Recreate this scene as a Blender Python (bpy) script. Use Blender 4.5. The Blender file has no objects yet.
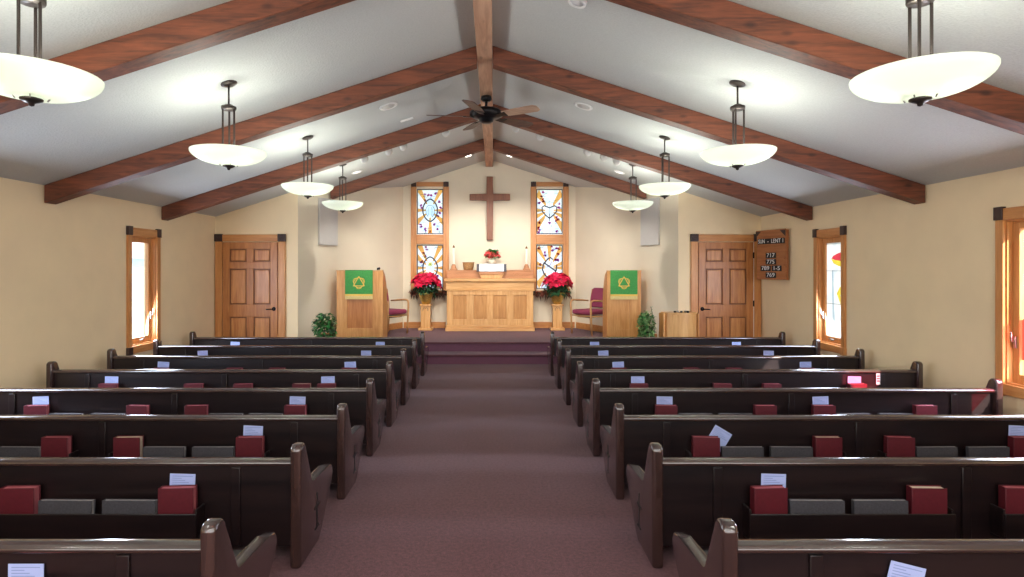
import bpy, bmesh, math, random
from mathutils import Vector, Matrix
random.seed(7)
C = bpy.context.scene.collection
PI = math.pi
FLOOR_Z = 0.0
# ------------------------------------------------------------------ materials
def lin(c):
    return tuple(((x/255)/12.92 if x/255 <= .04045 else ((x/255+.055)/1.055)**2.4) for x in c)
def newmat(name):
    m = bpy.data.materials.new(name); m.use_nodes = True
    nt = m.node_tree
    return m, nt, nt.nodes['Principled BSDF']
def plain(name, rgb, rough=.5, metal=0, emit=None, estr=0, spec=.5, noise=0, nscale=40, bump=0):
    m, nt, b = newmat(name)
    c = lin(rgb)
    b.inputs['Base Color'].default_value = (*c, 1)
    b.inputs['Roughness'].default_value = rough
    b.inputs['Metallic'].default_value = metal
    b.inputs['Specular IOR Level'].default_value = spec
    if emit:
        b.inputs['Emission Color'].default_value = (*lin(emit), 1)
        b.inputs['Emission Strength'].default_value = estr
    if noise or bump:
        tc = nt.nodes.new('ShaderNodeTexCoord')
        n = nt.nodes.new('ShaderNodeTexNoise'); n.inputs['Scale'].default_value = nscale; n.inputs['Detail'].default_value = 4
        nt.links.new(tc.outputs['Object'], n.inputs['Vector'])
        if noise:
            r = nt.nodes.new('ShaderNodeValToRGB')
            r.color_ramp.elements[0].position = .3; r.color_ramp.elements[1].position = .7
            r.color_ramp.elements[0].color = (*[x*(1-noise) for x in c], 1)
            r.color_ramp.elements[1].color = (*[min(1, x*(1+noise)) for x in c], 1)
            nt.links.new(n.outputs['Fac'], r.inputs['Fac']); nt.links.new(r.outputs['Color'], b.inputs['Base Color'])
        if bump:
            bp = nt.nodes.new('ShaderNodeBump'); bp.inputs['Strength'].default_value = bump; bp.inputs['Distance'].default_value = .01
            nt.links.new(n.outputs['Fac'], bp.inputs['Height']); nt.links.new(bp.outputs['Normal'], b.inputs['Normal'])
    return m
def wood(name, a, b_, axis='z', rough=.4, scale=1.0, knots=0, spec=.5, coat=0):
    m, nt, b = newmat(name)
    L = nt.links
    tc = nt.nodes.new('ShaderNodeTexCoord'); mp = nt.nodes.new('ShaderNodeMapping')
    s = {'x': (1.2, 14, 14), 'y': (14, 1.2, 14), 'z': (14, 14, 1.2)}[axis]
    mp.inputs['Scale'].default_value = tuple(q*scale for q in s)
    L.new(tc.outputs['Object'], mp.inputs['Vector'])
    n = nt.nodes.new('ShaderNodeTexNoise'); n.inputs['Scale'].default_value = 1.6; n.inputs['Detail'].default_value = 6
    n.inputs['Distortion'].default_value = .8
    L.new(mp.outputs['Vector'], n.inputs['Vector'])
    n2 = nt.nodes.new('ShaderNodeTexNoise'); n2.inputs['Scale'].default_value = 7; n2.inputs['Detail'].default_value = 3
    L.new(mp.outputs['Vector'], n2.inputs['Vector'])
    mx = nt.nodes.new('ShaderNodeMath'); mx.operation = 'MULTIPLY_ADD'
    mx.inputs[1].default_value = .35
    L.new(n2.outputs['Fac'], mx.inputs[0]); L.new(n.outputs['Fac'], mx.inputs[2])
    r = nt.nodes.new('ShaderNodeValToRGB')
    r.color_ramp.elements[0].position = .5; r.color_ramp.elements[1].position = .85
    r.color_ramp.elements[0].color = (*lin(a), 1); r.color_ramp.elements[1].color = (*lin(b_), 1)
    L.new(mx.outputs[0], r.inputs['Fac'])
    out = r.outputs['Color']
    if knots:
        mp2 = nt.nodes.new('ShaderNodeMapping')
        s2 = {'x': (.45, 1, 1), 'y': (1, .45, 1), 'z': (1, 1, .45)}[axis]
        mp2.inputs['Scale'].default_value = tuple(q*4.6 for q in s2)
        L.new(tc.outputs['Object'], mp2.inputs['Vector'])
        v = nt.nodes.new('ShaderNodeTexVoronoi'); v.inputs['Scale'].default_value = 1.3
        L.new(mp2.outputs['Vector'], v.inputs['Vector'])
        rr = nt.nodes.new('ShaderNodeValToRGB')
        rr.color_ramp.elements[0].position = .05; rr.color_ramp.elements[1].position = .16
        rr.color_ramp.elements[0].color = (1, 1, 1, 1); rr.color_ramp.elements[1].color = (0, 0, 0, 1)
        L.new(v.outputs['Distance'], rr.inputs['Fac'])
        mm = nt.nodes.new('ShaderNodeMath'); mm.operation = 'MULTIPLY'; mm.inputs[1].default_value = knots
        L.new(rr.outputs['Color'], mm.inputs[0])
        mix = nt.nodes.new('ShaderNodeMix'); mix.data_type = 'RGBA'
        L.new(mm.outputs[0], mix.inputs[0]); L.new(out, mix.inputs[6]); mix.inputs[7].default_value = (*[q*.35 for q in lin(a)], 1)
        out = mix.outputs[2]
    L.new(out, b.inputs['Base Color'])
    b.inputs['Roughness'].default_value = rough
    b.inputs['Specular IOR Level'].default_value = spec
    b.inputs['Coat Weight'].default_value = coat
    b.inputs['Coat Roughness'].default_value = .18
    return m

M = {}
M['wall_lit'] = plain('cream_paint_lit', (230, 217, 192), .75, noise=.02, nscale=3)  # the cream wall paint again, whitened for the brighter light in the chancel
M['wall'] = plain('cream_paint', (238, 213, 172), .75, noise=.03, nscale=3, bump=0)
M['ceiling'] = plain('textured_ceiling_paint', (194, 194, 190), .9, noise=.05, nscale=70, bump=.5)
M['oak'] = wood('honey_oak', (190, 127, 66), (214, 158, 94), 'z', .38)
M['oak_x'] = wood('honey_oak_across', (190, 127, 66), (214, 158, 94), 'x', .38)
M['oak_y'] = wood('honey_oak_along', (190, 127, 66), (214, 158, 94), 'y', .38)
M['pale_oak'] = wood('pale_golden_oak', (200, 144, 82), (222, 172, 112), 'z', .38)
M['pale_oak_x'] = wood('pale_golden_oak_across', (200, 144, 82), (222, 172, 112), 'x', .38)
M['panel_oak'] = wood('panel_oak', (178, 120, 62), (202, 148, 86), 'z', .4)  # altar panel oak, darkened to suggest shade in the recesses
M['gradine'] = wood('carved_oak', (176, 118, 76), (200, 142, 98), 'x', .45)
M['door'] = wood('door_oak', (164, 98, 46), (190, 124, 66), 'z', .4)
M['door_dark'] = wood('door_groove_shade', (116, 66, 32), (142, 86, 46), 'z', .5)  # door oak darkened to stand for shade in the panel grooves
M['door_panel'] = wood('door_panel_oak', (170, 102, 50), (204, 140, 80), 'z', .38, .7)
M['trimwood'] = wood('orange_trim_oak', (186, 118, 62), (208, 146, 86), 'z', .4)
M['trimwood_x'] = wood('orange_trim_oak_across', (186, 118, 62), (208, 146, 86), 'x', .4)
M['trimwood_y'] = wood('orange_trim_oak_along', (186, 118, 62), (208, 146, 86), 'y', .4)
M['rosette'] = plain('dark_walnut_block', (58, 36, 30), .45)
M['beam'] = wood('stained_timber', (80, 42, 26), (128, 69, 43), 'x', .6, 1.1, knots=.8)
M['ridge'] = wood('sawn_timber', (166, 122, 96), (198, 154, 124), 'y', .7, .7, knots=.6)
M['cross'] = wood('walnut_cross', (122, 72, 48), (146, 90, 62), 'z', .45)
M['pew'] = wood('espresso_pew', (20, 12, 14), (32, 20, 20), 'x', .32, .8, spec=.5, coat=.25)
M['pew_end'] = wood('espresso_pew_end', (46, 30, 28), (62, 42, 38), 'z', .16, .8, spec=.6, coat=.7)
M['pew_rail'] = wood('espresso_rail', (50, 36, 33), (66, 49, 44), 'x', .16, .8, spec=.7, coat=.8)
M['pew_dark'] = plain('carved_dark', (20, 12, 12), .5)
M['red'] = plain('red_bookcloth', (90, 20, 32), .5, noise=.08, nscale=60)
M['page_red_lit'] = plain('red_stained_edges_lit', (176, 96, 104), .75)  # red-stained edges, colour lightened as if lit from above
M['page_cream'] = plain('cream_page_edges', (214, 196, 176), .8)
M['songbook'] = plain('charcoal_cover', (68, 66, 72), .55, noise=.25, nscale=120)
M['songpage'] = plain('grey_page_edges', (150, 146, 148), .7)
M['card'] = plain('blue_white_card', (166, 180, 228), .6)
M['print'] = plain('card_print', (136, 150, 200), .7)
M['black'] = plain('black_metal', (26, 24, 26), .4, .6)
M['bronze'] = plain('bronze_metal', (70, 62, 58), .4, .7)
M['burgundy'] = plain('burgundy_upholstery', (128, 44, 72), .8, noise=.12, nscale=90, bump=.2)
M['bent'] = wood('bentwood', (170, 122, 74), (192, 146, 94), 'z', .4)
M['green'] = plain('green_brocade', (58, 140, 62), .7, noise=.2, nscale=55)
M['gold'] = plain('gold_thread', (226, 186, 84), .5, .2)
M['fringe'] = plain('gold_fringe', (214, 190, 124), .8, noise=.2, nscale=150)
M['white'] = plain('white_paint', (232, 230, 226), .6)
M['grey_panel'] = plain('grey_fabric_panel', (204, 199, 192), .9, noise=.05, nscale=120)
M['linen'] = plain('white_linen', (226, 232, 242), .8)
M['wax'] = plain('ivory_wax', (240, 232, 208), .5)
M['flame'] = plain('brass_follower', (120, 88, 50), .4, .6)
M['foil'] = plain('gold_foil', (206, 176, 96), .28, .75, noise=.3, nscale=40, bump=.6)
M['bract'] = plain('poinsettia_red', (226, 26, 76), .55, noise=.2, nscale=12)
M['bract2'] = plain('poinsettia_deep_red', (188, 22, 56), .55, noise=.2, nscale=12)
M['bract3'] = plain('coral_red_petal', (212, 62, 60), .55)
M['leaf'] = plain('deep_leaf', (40, 78, 46), .45, noise=.35, nscale=14)
M['ivy'] = plain('ivy_leaf', (52, 122, 56), .45, noise=.5, nscale=12)
M['ivy2'] = plain('variegated_leaf', (112, 146, 88), .45, noise=.5, nscale=10)
M['dryleaf'] = plain('dried_russet_foliage', (150, 84, 66), .8, noise=.5, nscale=20)
M['stem'] = plain('brown_stem', (74, 60, 40), .8)
M['terracotta'] = plain('brown_planter', (84, 58, 44), .7)
M['wicker'] = plain('wicker', (176, 132, 84), .8, noise=.35, nscale=70, bump=.6)
M['steel'] = plain('brushed_steel', (150, 146, 140), .3, .9)
M['board'] = wood('hymn_board_oak', (150, 88, 46), (178, 112, 62), 'x', .45)
M['sign_black'] = plain('number_card_black', (18, 18, 20), .6)
M['sign_white'] = plain('number_white', (236, 236, 236), .6)
M['lens'] = plain('lit_lens', (255, 255, 255), .5, emit=(255, 250, 240), estr=6)
M['dimlens'] = plain('dim_lens', (230, 230, 230), .5, emit=(255, 252, 245), estr=.8)
M['bladewood'] = wood('fan_blade', (64, 42, 34), (92, 64, 52), 'x', .5)
M['bladelight'] = wood('fan_blade_pale', (164, 130, 108), (190, 158, 134), 'x', .5)
M['lead'] = plain('lead_came', (58, 48, 54), .6)

# carpet
m, nt, b = newmat('burgundy_carpet')
tc = nt.nodes.new('ShaderNodeTexCoord')
n = nt.nodes.new('ShaderNodeTexNoise'); n.inputs['Scale'].default_value = 170; n.inputs['Detail'].default_value = 2
n2 = nt.nodes.new('ShaderNodeTexNoise'); n2.inputs['Scale'].default_value = 45; n2.inputs['Detail'].default_value = 3
nt.links.new(tc.outputs['Object'], n.inputs['Vector']); nt.links.new(tc.outputs['Object'], n2.inputs['Vector'])
ad = nt.nodes.new('ShaderNodeMath'); ad.operation = 'MULTIPLY_ADD'; ad.inputs[1].default_value = .5
nt.links.new(n2.outputs['Fac'], ad.inputs[0]); nt.links.new(n.outputs['Fac'], ad.inputs[2])
r = nt.nodes.new('ShaderNodeValToRGB')
r.color_ramp.elements[0].position = .5; r.color_ramp.elements[1].position = 1.0
r.color_ramp.elements[0].color = (*lin((64, 37, 42)), 1); r.color_ramp.elements[1].color = (*lin((122, 78, 84)), 1)
nt.links.new(ad.outputs[0], r.inputs['Fac']); nt.links.new(r.outputs['Color'], b.inputs['Base Color'])
b.inputs['Roughness'].default_value = .95; b.inputs['Specular IOR Level'].default_value = .1
b.inputs['Sheen Weight'].default_value = .15
bp = nt.nodes.new('ShaderNodeBump'); bp.inputs['Strength'].default_value = .4; bp.inputs['Distance'].default_value = .006
nt.links.new(n.outputs['Fac'], bp.inputs['Height']); nt.links.new(bp.outputs['Normal'], b.inputs['Normal'])
M['carpet'] = m
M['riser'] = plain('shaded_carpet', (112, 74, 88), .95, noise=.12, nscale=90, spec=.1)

# lamp bowl glass: frosted, lets the lamps inside shine through
m, nt, b = newmat('frosted_bowl_glass')
out = nt.nodes['Material Output']
tr = nt.nodes.new('ShaderNodeBsdfTranslucent'); tr.inputs['Color'].default_value = (.78, .82, .72, 1)
b.inputs['Base Color'].default_value = (.9, .92, .84, 1); b.inputs['Roughness'].default_value = .25
b.inputs['Emission Color'].default_value = (1, 1, .93, 1); b.inputs['Emission Strength'].default_value = .27
mix = nt.nodes.new('ShaderNodeMixShader'); mix.inputs[0].default_value = .55
nt.links.new(b.outputs[0], mix.inputs[1]); nt.links.new(tr.outputs[0], mix.inputs[2]); nt.links.new(mix.outputs[0], out.inputs['Surface'])
M['bowl'] = m
def tglass(name, col):
    m = bpy.data.materials.new(name); m.use_nodes = True; nt = m.node_tree; nt.nodes.clear()
    o = nt.nodes.new('ShaderNodeOutputMaterial'); t = nt.nodes.new('ShaderNodeBsdfTransparent'); t.inputs['Color'].default_value = (*col, 1)
    d = nt.nodes.new('ShaderNodeBsdfDiffuse'); d.inputs['Color'].default_value = (*col, 1)
    a = nt.nodes.new('ShaderNodeMixShader'); a.inputs[0].default_value = .3
    nt.links.new(t.outputs[0], a.inputs[1]); nt.links.new(d.outputs[0], a.inputs[2]); nt.links.new(a.outputs[0], o.inputs['Surface'])
    return m
M['t_red'] = tglass('red_art_glass', (.85, .08, .12)); M['t_yellow'] = tglass('yellow_art_glass', (1, .82, .1)); M['t_green'] = tglass('pale_blue_art_glass', (.62, .78, .9))
def filt(name, col, transl=False, mixv=None):
    m = bpy.data.materials.new(name); m.use_nodes = True; nt = m.node_tree; nt.nodes.clear()
    o = nt.nodes.new('ShaderNodeOutputMaterial')
    if transl:
        t = nt.nodes.new('ShaderNodeBsdfTranslucent')
        tc = nt.nodes.new('ShaderNodeTexCoord'); v = nt.nodes.new('ShaderNodeTexVoronoi'); v.inputs['Scale'].default_value = 9
        r = nt.nodes.new('ShaderNodeValToRGB')
        r.color_ramp.elements[0].color = (.50, .56, .62, 1); r.color_ramp.elements[1].color = (.74, .74, .70, 1)
        r.color_ramp.elements[0].position = .2; r.color_ramp.elements[1].position = .7
        nt.links.new(tc.outputs['Object'], v.inputs['Vector']); nt.links.new(v.outputs['Color'], r.inputs['Fac'])
        nt.links.new(r.outputs['Color'], t.inputs['Color'])
        if mixv:
            for q in r.color_ramp.elements: q.color = (*[v*mixv for v in q.color[:3]], 1)
        e = nt.nodes.new('ShaderNodeBsdfDiffuse'); e.inputs['Color'].default_value = (.85, .88, .9, 1)
        a = nt.nodes.new('ShaderNodeMixShader'); a.inputs[0].default_value = .25
        nt.links.new(t.outputs[0], a.inputs[1]); nt.links.new(e.outputs[0], a.inputs[2]); nt.links.new(a.outputs[0], o.inputs['Surface'])
    else:
        t = nt.nodes.new('ShaderNodeBsdfTransparent'); t.inputs['Color'].default_value = (*col, 1)
        nt.links.new(t.outputs[0], o.inputs['Surface'])
    return m
M['opal'] = filt('opal_white_glass', None, True)
M['opal_dim'] = filt('milky_art_glass', None, True, .36)
M['g_orange'] = filt('amber_glass', (.92, .46, .12))
M['g_red'] = filt('ruby_glass', (.50, .12, .34))
M['g_blue'] = filt('pale_blue_glass', (.42, .60, .85))
M['g_pale'] = filt('milk_blue_glass', (.80, .90, .96))
M['g_yellow'] = filt('yellow_glass', (.95, .85, .12))
M['g_green'] = filt('sage_glass', (.45, .6, .45))
M['g_clear'] = filt('clear_pane', (.93, .96, .97))
M['g_tintblue'] = filt('blue_tinted_pane', (.55, .75, .95))
M['g_rose'] = filt('rose_pane', (1, .10, .16))

# ------------------------------------------------------------------ mesh helpers
class MB:
    def __init__(s): s.bm = bmesh.new(); s.mi = 0
    def _fin(s, faces, smooth=False):
        for f in faces: f.material_index = s.mi; f.smooth = smooth
    def poly(s, pts, smooth=False):
        f = s.bm.faces.new([s.bm.verts.new(p) for p in pts]); s._fin([f], smooth); return f
    def box(s, a, b, bev=0, mat=None):
        x0, y0, z0 = a; x1, y1, z1 = b
        return s.prism([(x0, y0), (x1, y0), (x1, y1), (x0, y1)], z0, z1, mat=mat, bev=bev)
    def prism(s, pts, z0, z1, mat=None, bev=0, seg=2, smooth=False):
        """polygon in local xy extruded along z, then mapped by mat"""
        T = (lambda p: mat @ Vector(p)) if mat else Vector
        n = len(pts)
        lo = [s.bm.verts.new(T((p[0], p[1], z0))) for p in pts]
        hi = [s.bm.verts.new(T((p[0], p[1], z1))) for p in pts]
        fs = [s.bm.faces.new(lo[::-1]), s.bm.faces.new(hi)]
        for i in range(n): fs.append(s.bm.faces.new((lo[i], lo[(i+1) % n], hi[(i+1) % n], hi[i])))
        s._fin(fs, smooth)
        if bev:
            es = set(e for f in fs for e in f.edges)
            r = bmesh.ops.bevel(s.bm, geom=list(es), offset=bev, segments=seg, profile=.5, affect='EDGES', clamp_overlap=True)
            s._fin(r['faces'], seg > 1)
        return fs
    def lathe(s, prof, c=(0, 0, 0), n=24, mat=None, smooth=True, sx=1, sy=1):
        T = (lambda p: mat @ Vector(p)) if mat else Vector
        rings = []
        for r, z in prof:
            if r < 1e-6: rings.append([s.bm.verts.new(T((c[0], c[1], c[2]+z)))])
            else: rings.append([s.bm.verts.new(T((c[0]+sx*r*math.cos(2*PI*k/n), c[1]+sy*r*math.sin(2*PI*k/n), c[2]+z))) for k in range(n)])
        fs = []
        for a, b in zip(rings, rings[1:]):
            for k in range(n):
                k2 = (k+1) % n
                if len(a) == 1 and len(b) == 1: continue
                if len(a) == 1: fs.append(s.bm.faces.new((a[0], b[k2], b[k])))
                elif len(b) == 1: fs.append(s.bm.faces.new((a[k], a[k2], b[0])))
                else: fs.append(s.bm.faces.new((a[k], a[k2], b[k2], b[k])))
        s._fin(fs, smooth); return fs
    def cyl(s, a, b, r, n=12, r2=None):
        a = Vector(a); b = Vector(b); d = (b-a)
        q = Vector((0, 0, 1)).rotation_difference(d.normalized()).to_matrix().to_4x4()
        L = d.length; r2 = r if r2 is None else r2
        s.lathe([(0, 0), (r, 0), (r2, L), (0, L)], n=n, mat=Matrix.Translation(a) @ q)
    def tube(s, pts, r, n=8):
        pts = [Vector(p) for p in pts]; prev = None; rings = []
        for i, p in enumerate(pts):
            d = (pts[min(i+1, len(pts)-1)] - pts[max(i-1, 0)]).normalized()
            if prev is None:
                u = d.orthogonal().normalized()
            else:
                u = (prev - d*prev.dot(d)).normalized()
            prev = u; v = d.cross(u)
            rr = r[i] if isinstance(r, (list, tuple)) else r
            rings.append([s.bm.verts.new(p + u*rr*math.cos(2*PI*k/n) + v*rr*math.sin(2*PI*k/n)) for k in range(n)])
        fs = []
        for a, b in zip(rings, rings[1:]):
            for k in range(n): fs.append(s.bm.faces.new((a[k], a[(k+1) % n], b[(k+1) % n], b[k])))
        fs.append(s.bm.faces.new(rings[0][::-1])); fs.append(s.bm.faces.new(rings[-1]))
        s._fin(fs, True)
    def leaf(s, p, d, L, W, up=None, curl=.2):
        p = Vector(p); d = Vector(d).normalized()
        up = Vector(up or (0, 0, 1)); sd = d.cross(up)
        if sd.length < .05: sd = d.orthogonal()
        sd.normalize(); nn = sd.cross(d).normalized()
        a = p; b = p+d*L*.45+sd*W*.5+nn*L*.04; c = p+d*L-nn*L*curl; e = p+d*L*.45-sd*W*.5+nn*L*.04; mid = p+d*L*.5-nn*L*.05
        V = [s.bm.verts.new(q) for q in (a, b, c, e, mid)]
        fs = [s.bm.faces.new((V[0], V[1], V[4])), s.bm.faces.new((V[1], V[2], V[4])), s.bm.faces.new((V[2], V[3], V[4])), s.bm.faces.new((V[3], V[0], V[4]))]
        s._fin(fs, True)
    def build(s, name, mats, parent=None, loc=(0, 0, 0), rot=(0, 0, 0), norm=True):
        if norm: bmesh.ops.recalc_face_normals(s.bm, faces=s.bm.faces[:])
        me = bpy.data.meshes.new(name); s.bm.to_mesh(me); s.bm.free()
        for q in (mats if isinstance(mats, (list, tuple)) else [mats]): me.materials.append(M[q])
        o = bpy.data.objects.new(name, me); C.objects.link(o)
        o.location = loc; o.rotation_euler = rot
        if parent: o.parent = parent
        return o
def tag(o, label, cat, group=None):
    o['label'] = label; o['category'] = cat
    if group: o['group'] = group
    return o
def thing(name, label, cat, loc=(0, 0, 0), rz=0, group=None):
    o = bpy.data.objects.new(name, None); C.objects.link(o); o.location = loc; o.rotation_euler = (0, 0, rz)
    o.empty_display_size = .1
    return tag(o, label, cat, group)
def struct(o): o['kind'] = 'structure'; return o
def sroot(name, loc=(0, 0, 0)):
    o = bpy.data.objects.new(name, None); C.objects.link(o); o.location = loc; o.empty_display_size = .1
    return struct(o)
def copy_tree(o, parent=None):
    c = o.copy(); C.objects.link(c)
    if parent: c.parent = parent
    for ch in list(o.children): copy_tree(ch, c)
    return c
def box(name, a, b, mat, parent=None, bev=0, seg=2):
    mb = MB(); mb.box(a, b, bev); return mb.build(name, mat, parent)
def text(name, s, size, mat, parent, loc, rot=(PI/2, 0, 0), ext=.001, sx=1):
    cu = bpy.data.curves.new(name, 'FONT'); cu.body = s; cu.size = size; cu.extrude = ext; cu.align_x = 'CENTER'; cu.align_y = 'CENTER'
    t = bpy.data.objects.new(name+'_tmp', cu); C.objects.link(t)
    dg = bpy.context.evaluated_depsgraph_get()
    me = bpy.data.meshes.new_from_object(t.evaluated_get(dg)); bpy.data.objects.remove(t)
    me.name = name; me.materials.clear(); me.materials.append(M[mat])
    o = bpy.data.objects.new(name, me); C.objects.link(o); o.parent = parent; o.location = loc; o.rotation_euler = rot; o.scale = (sx, 1, 1)
    return o
XZ = Matrix(((1, 0, 0, 0), (0, 0, 1, 0), (0, 1, 0, 0), (0, 0, 0, 1)))      # local (x,y)->(x,z), extrude along +y
YZ = Matrix(((0, 0, 1, 0), (1, 0, 0, 0), (0, 1, 0, 0), (0, 0, 0, 1)))      # local (x,y)->(y,z), extrude along +x

# ------------------------------------------------------------------ room shell
HW = 4.55; PEAK = 3.93; SL = .322
YD = 9.67; YB = 12.37; Y0 = -2.6
CX = 3.17; BX = 1.84          # splayed walls run from (CX,YD) to (BX,YB)
def ceil(x): return PEAK - SL*abs(x)
EAVE = ceil(HW)

fl = MB(); fl.prism([(-HW-.2, Y0-.2), (HW+.2, Y0-.2), (HW+.2, YB+.4), (-HW-.2, YB+.4)], -.12, 0)
struct(fl.build('floor', 'carpet'))
def sx_at(y): return CX + (y-YD)*(BX-CX)/(YB-YD)
def trap(y0, y1, z0, z1, name, mat, nose=True):
    mb = MB(); e = .004
    mb.prism([(-sx_at(y0)+e, y0), (sx_at(y0)-e, y0), (sx_at(y1)-e, y1), (-sx_at(y1)+e, y1)], z0, z1-.035)
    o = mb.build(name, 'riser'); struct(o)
    nb = MB(); a = y0-.03
    nb.prism([(-sx_at(y0)+e, a), (sx_at(y0)-e, a), (sx_at(y1)-e, y1), (-sx_at(y1)+e, y1)], z1-.035, z1, bev=.012, seg=3)
    nb.build(name+'_tread', 'carpet', o)
    return o
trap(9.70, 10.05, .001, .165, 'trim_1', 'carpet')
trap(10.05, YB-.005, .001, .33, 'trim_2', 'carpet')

# ceiling: two sloping slabs
for nm, s in (('ceiling_left', -1), ('ceiling_right', 1)):
    mb = MB()
    xe = HW+.35
    mb.prism([(0, PEAK), (s*xe, ceil(xe)), (s*xe, ceil(xe)+.14), (0, PEAK+.14)], Y0-.3, YB+.35, mat=XZ)
    o = struct(mb.build('ceiling' if s < 0 else 'ceiling.001', 'ceiling'))

def wall_cells(u0, u1, top, holes):
    """split a wall (u along, z up, gable top) into polygons around rectangular holes"""
    us = sorted(set([u0, u1] + [h[0] for h in holes] + [h[1] for h in holes] + ([0.0] if u0 < 0 < u1 else [])))
    cells = []
    for a, b in zip(us, us[1:]):
        hs = sorted([h for h in holes if h[0] <= a+1e-6 and h[1] >= b-1e-6], key=lambda h: h[2])
        z = 0
        for h in hs:
            if h[2] > z: cells.append([(a, z), (b, z), (b, h[2]), (a, h[2])])
            z = h[3]
        cells.append([(a, z), (b, z), (b, top(b)), (a, top(a))])
    return cells
# side walls with casement openings
WIN = [(4.15, 5.05), (7.40, 7.96)]        # openings along y, z .60..2.05
WZ0, WZ1 = .60, 2.03
for nm, s in (('wall_left', -1), ('wall_right', 1)):
    mb = MB()
    for c in wall_cells(Y0, YD+.15, lambda y: EAVE+.03, [(a, b, WZ0, WZ1) for a, b in WIN]):
        mb.prism(c, 0, .16, mat=Matrix.Translation((s*HW if s > 0 else -HW-.16, 0, 0)) @ YZ)
    struct(mb.build(nm, 'wall'))
# door walls
for nm, s in (('wall_front_left', -1), ('wall_front_right', 1)):
    mb = MB(); mb.prism([(s*(HW+.16), 0), (s*CX, 0), (s*CX, ceil(CX)+.03), (s*(HW+.16), ceil(HW+.16)+.03)], YD, YD+.15, mat=XZ)
    struct(mb.build(nm, 'wall'))
# splayed walls
for nm, s in (('wall_splay_left', -1), ('wall_splay_right', 1)):
    mb = MB(); p = Vector((s*CX, YD)); q = Vector((s*BX, YB)); d = (q-p).normalized(); nrm = Vector((d.y, -d.x)) if s > 0 else Vector((-d.y, d.x))
    p2 = p+nrm*.14 ; q2 = q+nrm*.14+d*.1
    bm = mb.bm
    def V(v, z): return bm.verts.new((v.x, v.y, z))
    lo = [V(v, 0) for v in (p, q, q2, p2)]; hi = [V(v, ceil(v.x)+.03) for v in (p, q, q2, p2)]
    bm.faces.new(lo); bm.faces.new(hi)
    for i in range(4): bm.faces.new((lo[i], lo[(i+1) % 4], hi[(i+1) % 4], hi[i]))
    struct(mb.build(nm, 'wall_lit'))
# back wall with four stained-glass openings
GW = .285
GXC = [-1.264, 1.286]
GZ = [(1.16, 2.11), (2.33, 3.30)]
mb = MB()
holes = [(x-GW, x+GW, a, b) for x in GXC for a, b in GZ]
for c in wall_cells(-BX-.2, BX+.2, lambda x: ceil(x)+.03, holes):
    mb.prism(c, YB, YB+.12, mat=XZ)
struct(mb.build('wall_back', 'wall_lit'))
mb = MB(); mb.prism([(-HW-.16, 0), (HW+.16, 0), (HW+.16, EAVE), (0, PEAK+.02), (-HW-.16, EAVE)], Y0-.15, Y0, mat=XZ)
struct(mb.build('wall_rear', 'wall'))

# baseboards (oak)
def base_strip(nm, p, q, z, nrm, h=.13, t=.02):
    p = Vector(p); q = Vector(q); n_ = Vector(nrm).normalized()*t
    mb = MB(); mb.prism([tuple(p), tuple(q), tuple(q+n_), tuple(p+n_)], z, z+h, bev=.004, seg=1)
    return struct(mb.build(nm, 'trimwood_x'))
base_strip('baseboard_back_left', (-BX+.02, YB-.002), (-.93, YB-.002), .331, (0, -1))
base_strip('baseboard_back_right', (.93, YB-.002), (BX-.02, YB-.002), .331, (0, -1))
for s, nm in ((-1, 'left'), (1, 'right')):
    d = Vector((s*(BX-CX), YB-YD)).normalized()
    nrm = Vector((-s*d.y, s*d.x)) if True else None
    if nrm.x*s > 0: nrm = -nrm
    a = Vector((s*CX, YD))+d*.5+nrm*.002; b_ = Vector((s*BX, YB))-d*.04+nrm*.002
    base_strip('baseboard_splay_'+nm, a, b_, .331, nrm)
    base_strip('baseboard_'+nm, (s*(HW-.002), Y0+.02), (s*(HW-.002), YD-.03), .001, (-s, 0))

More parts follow.
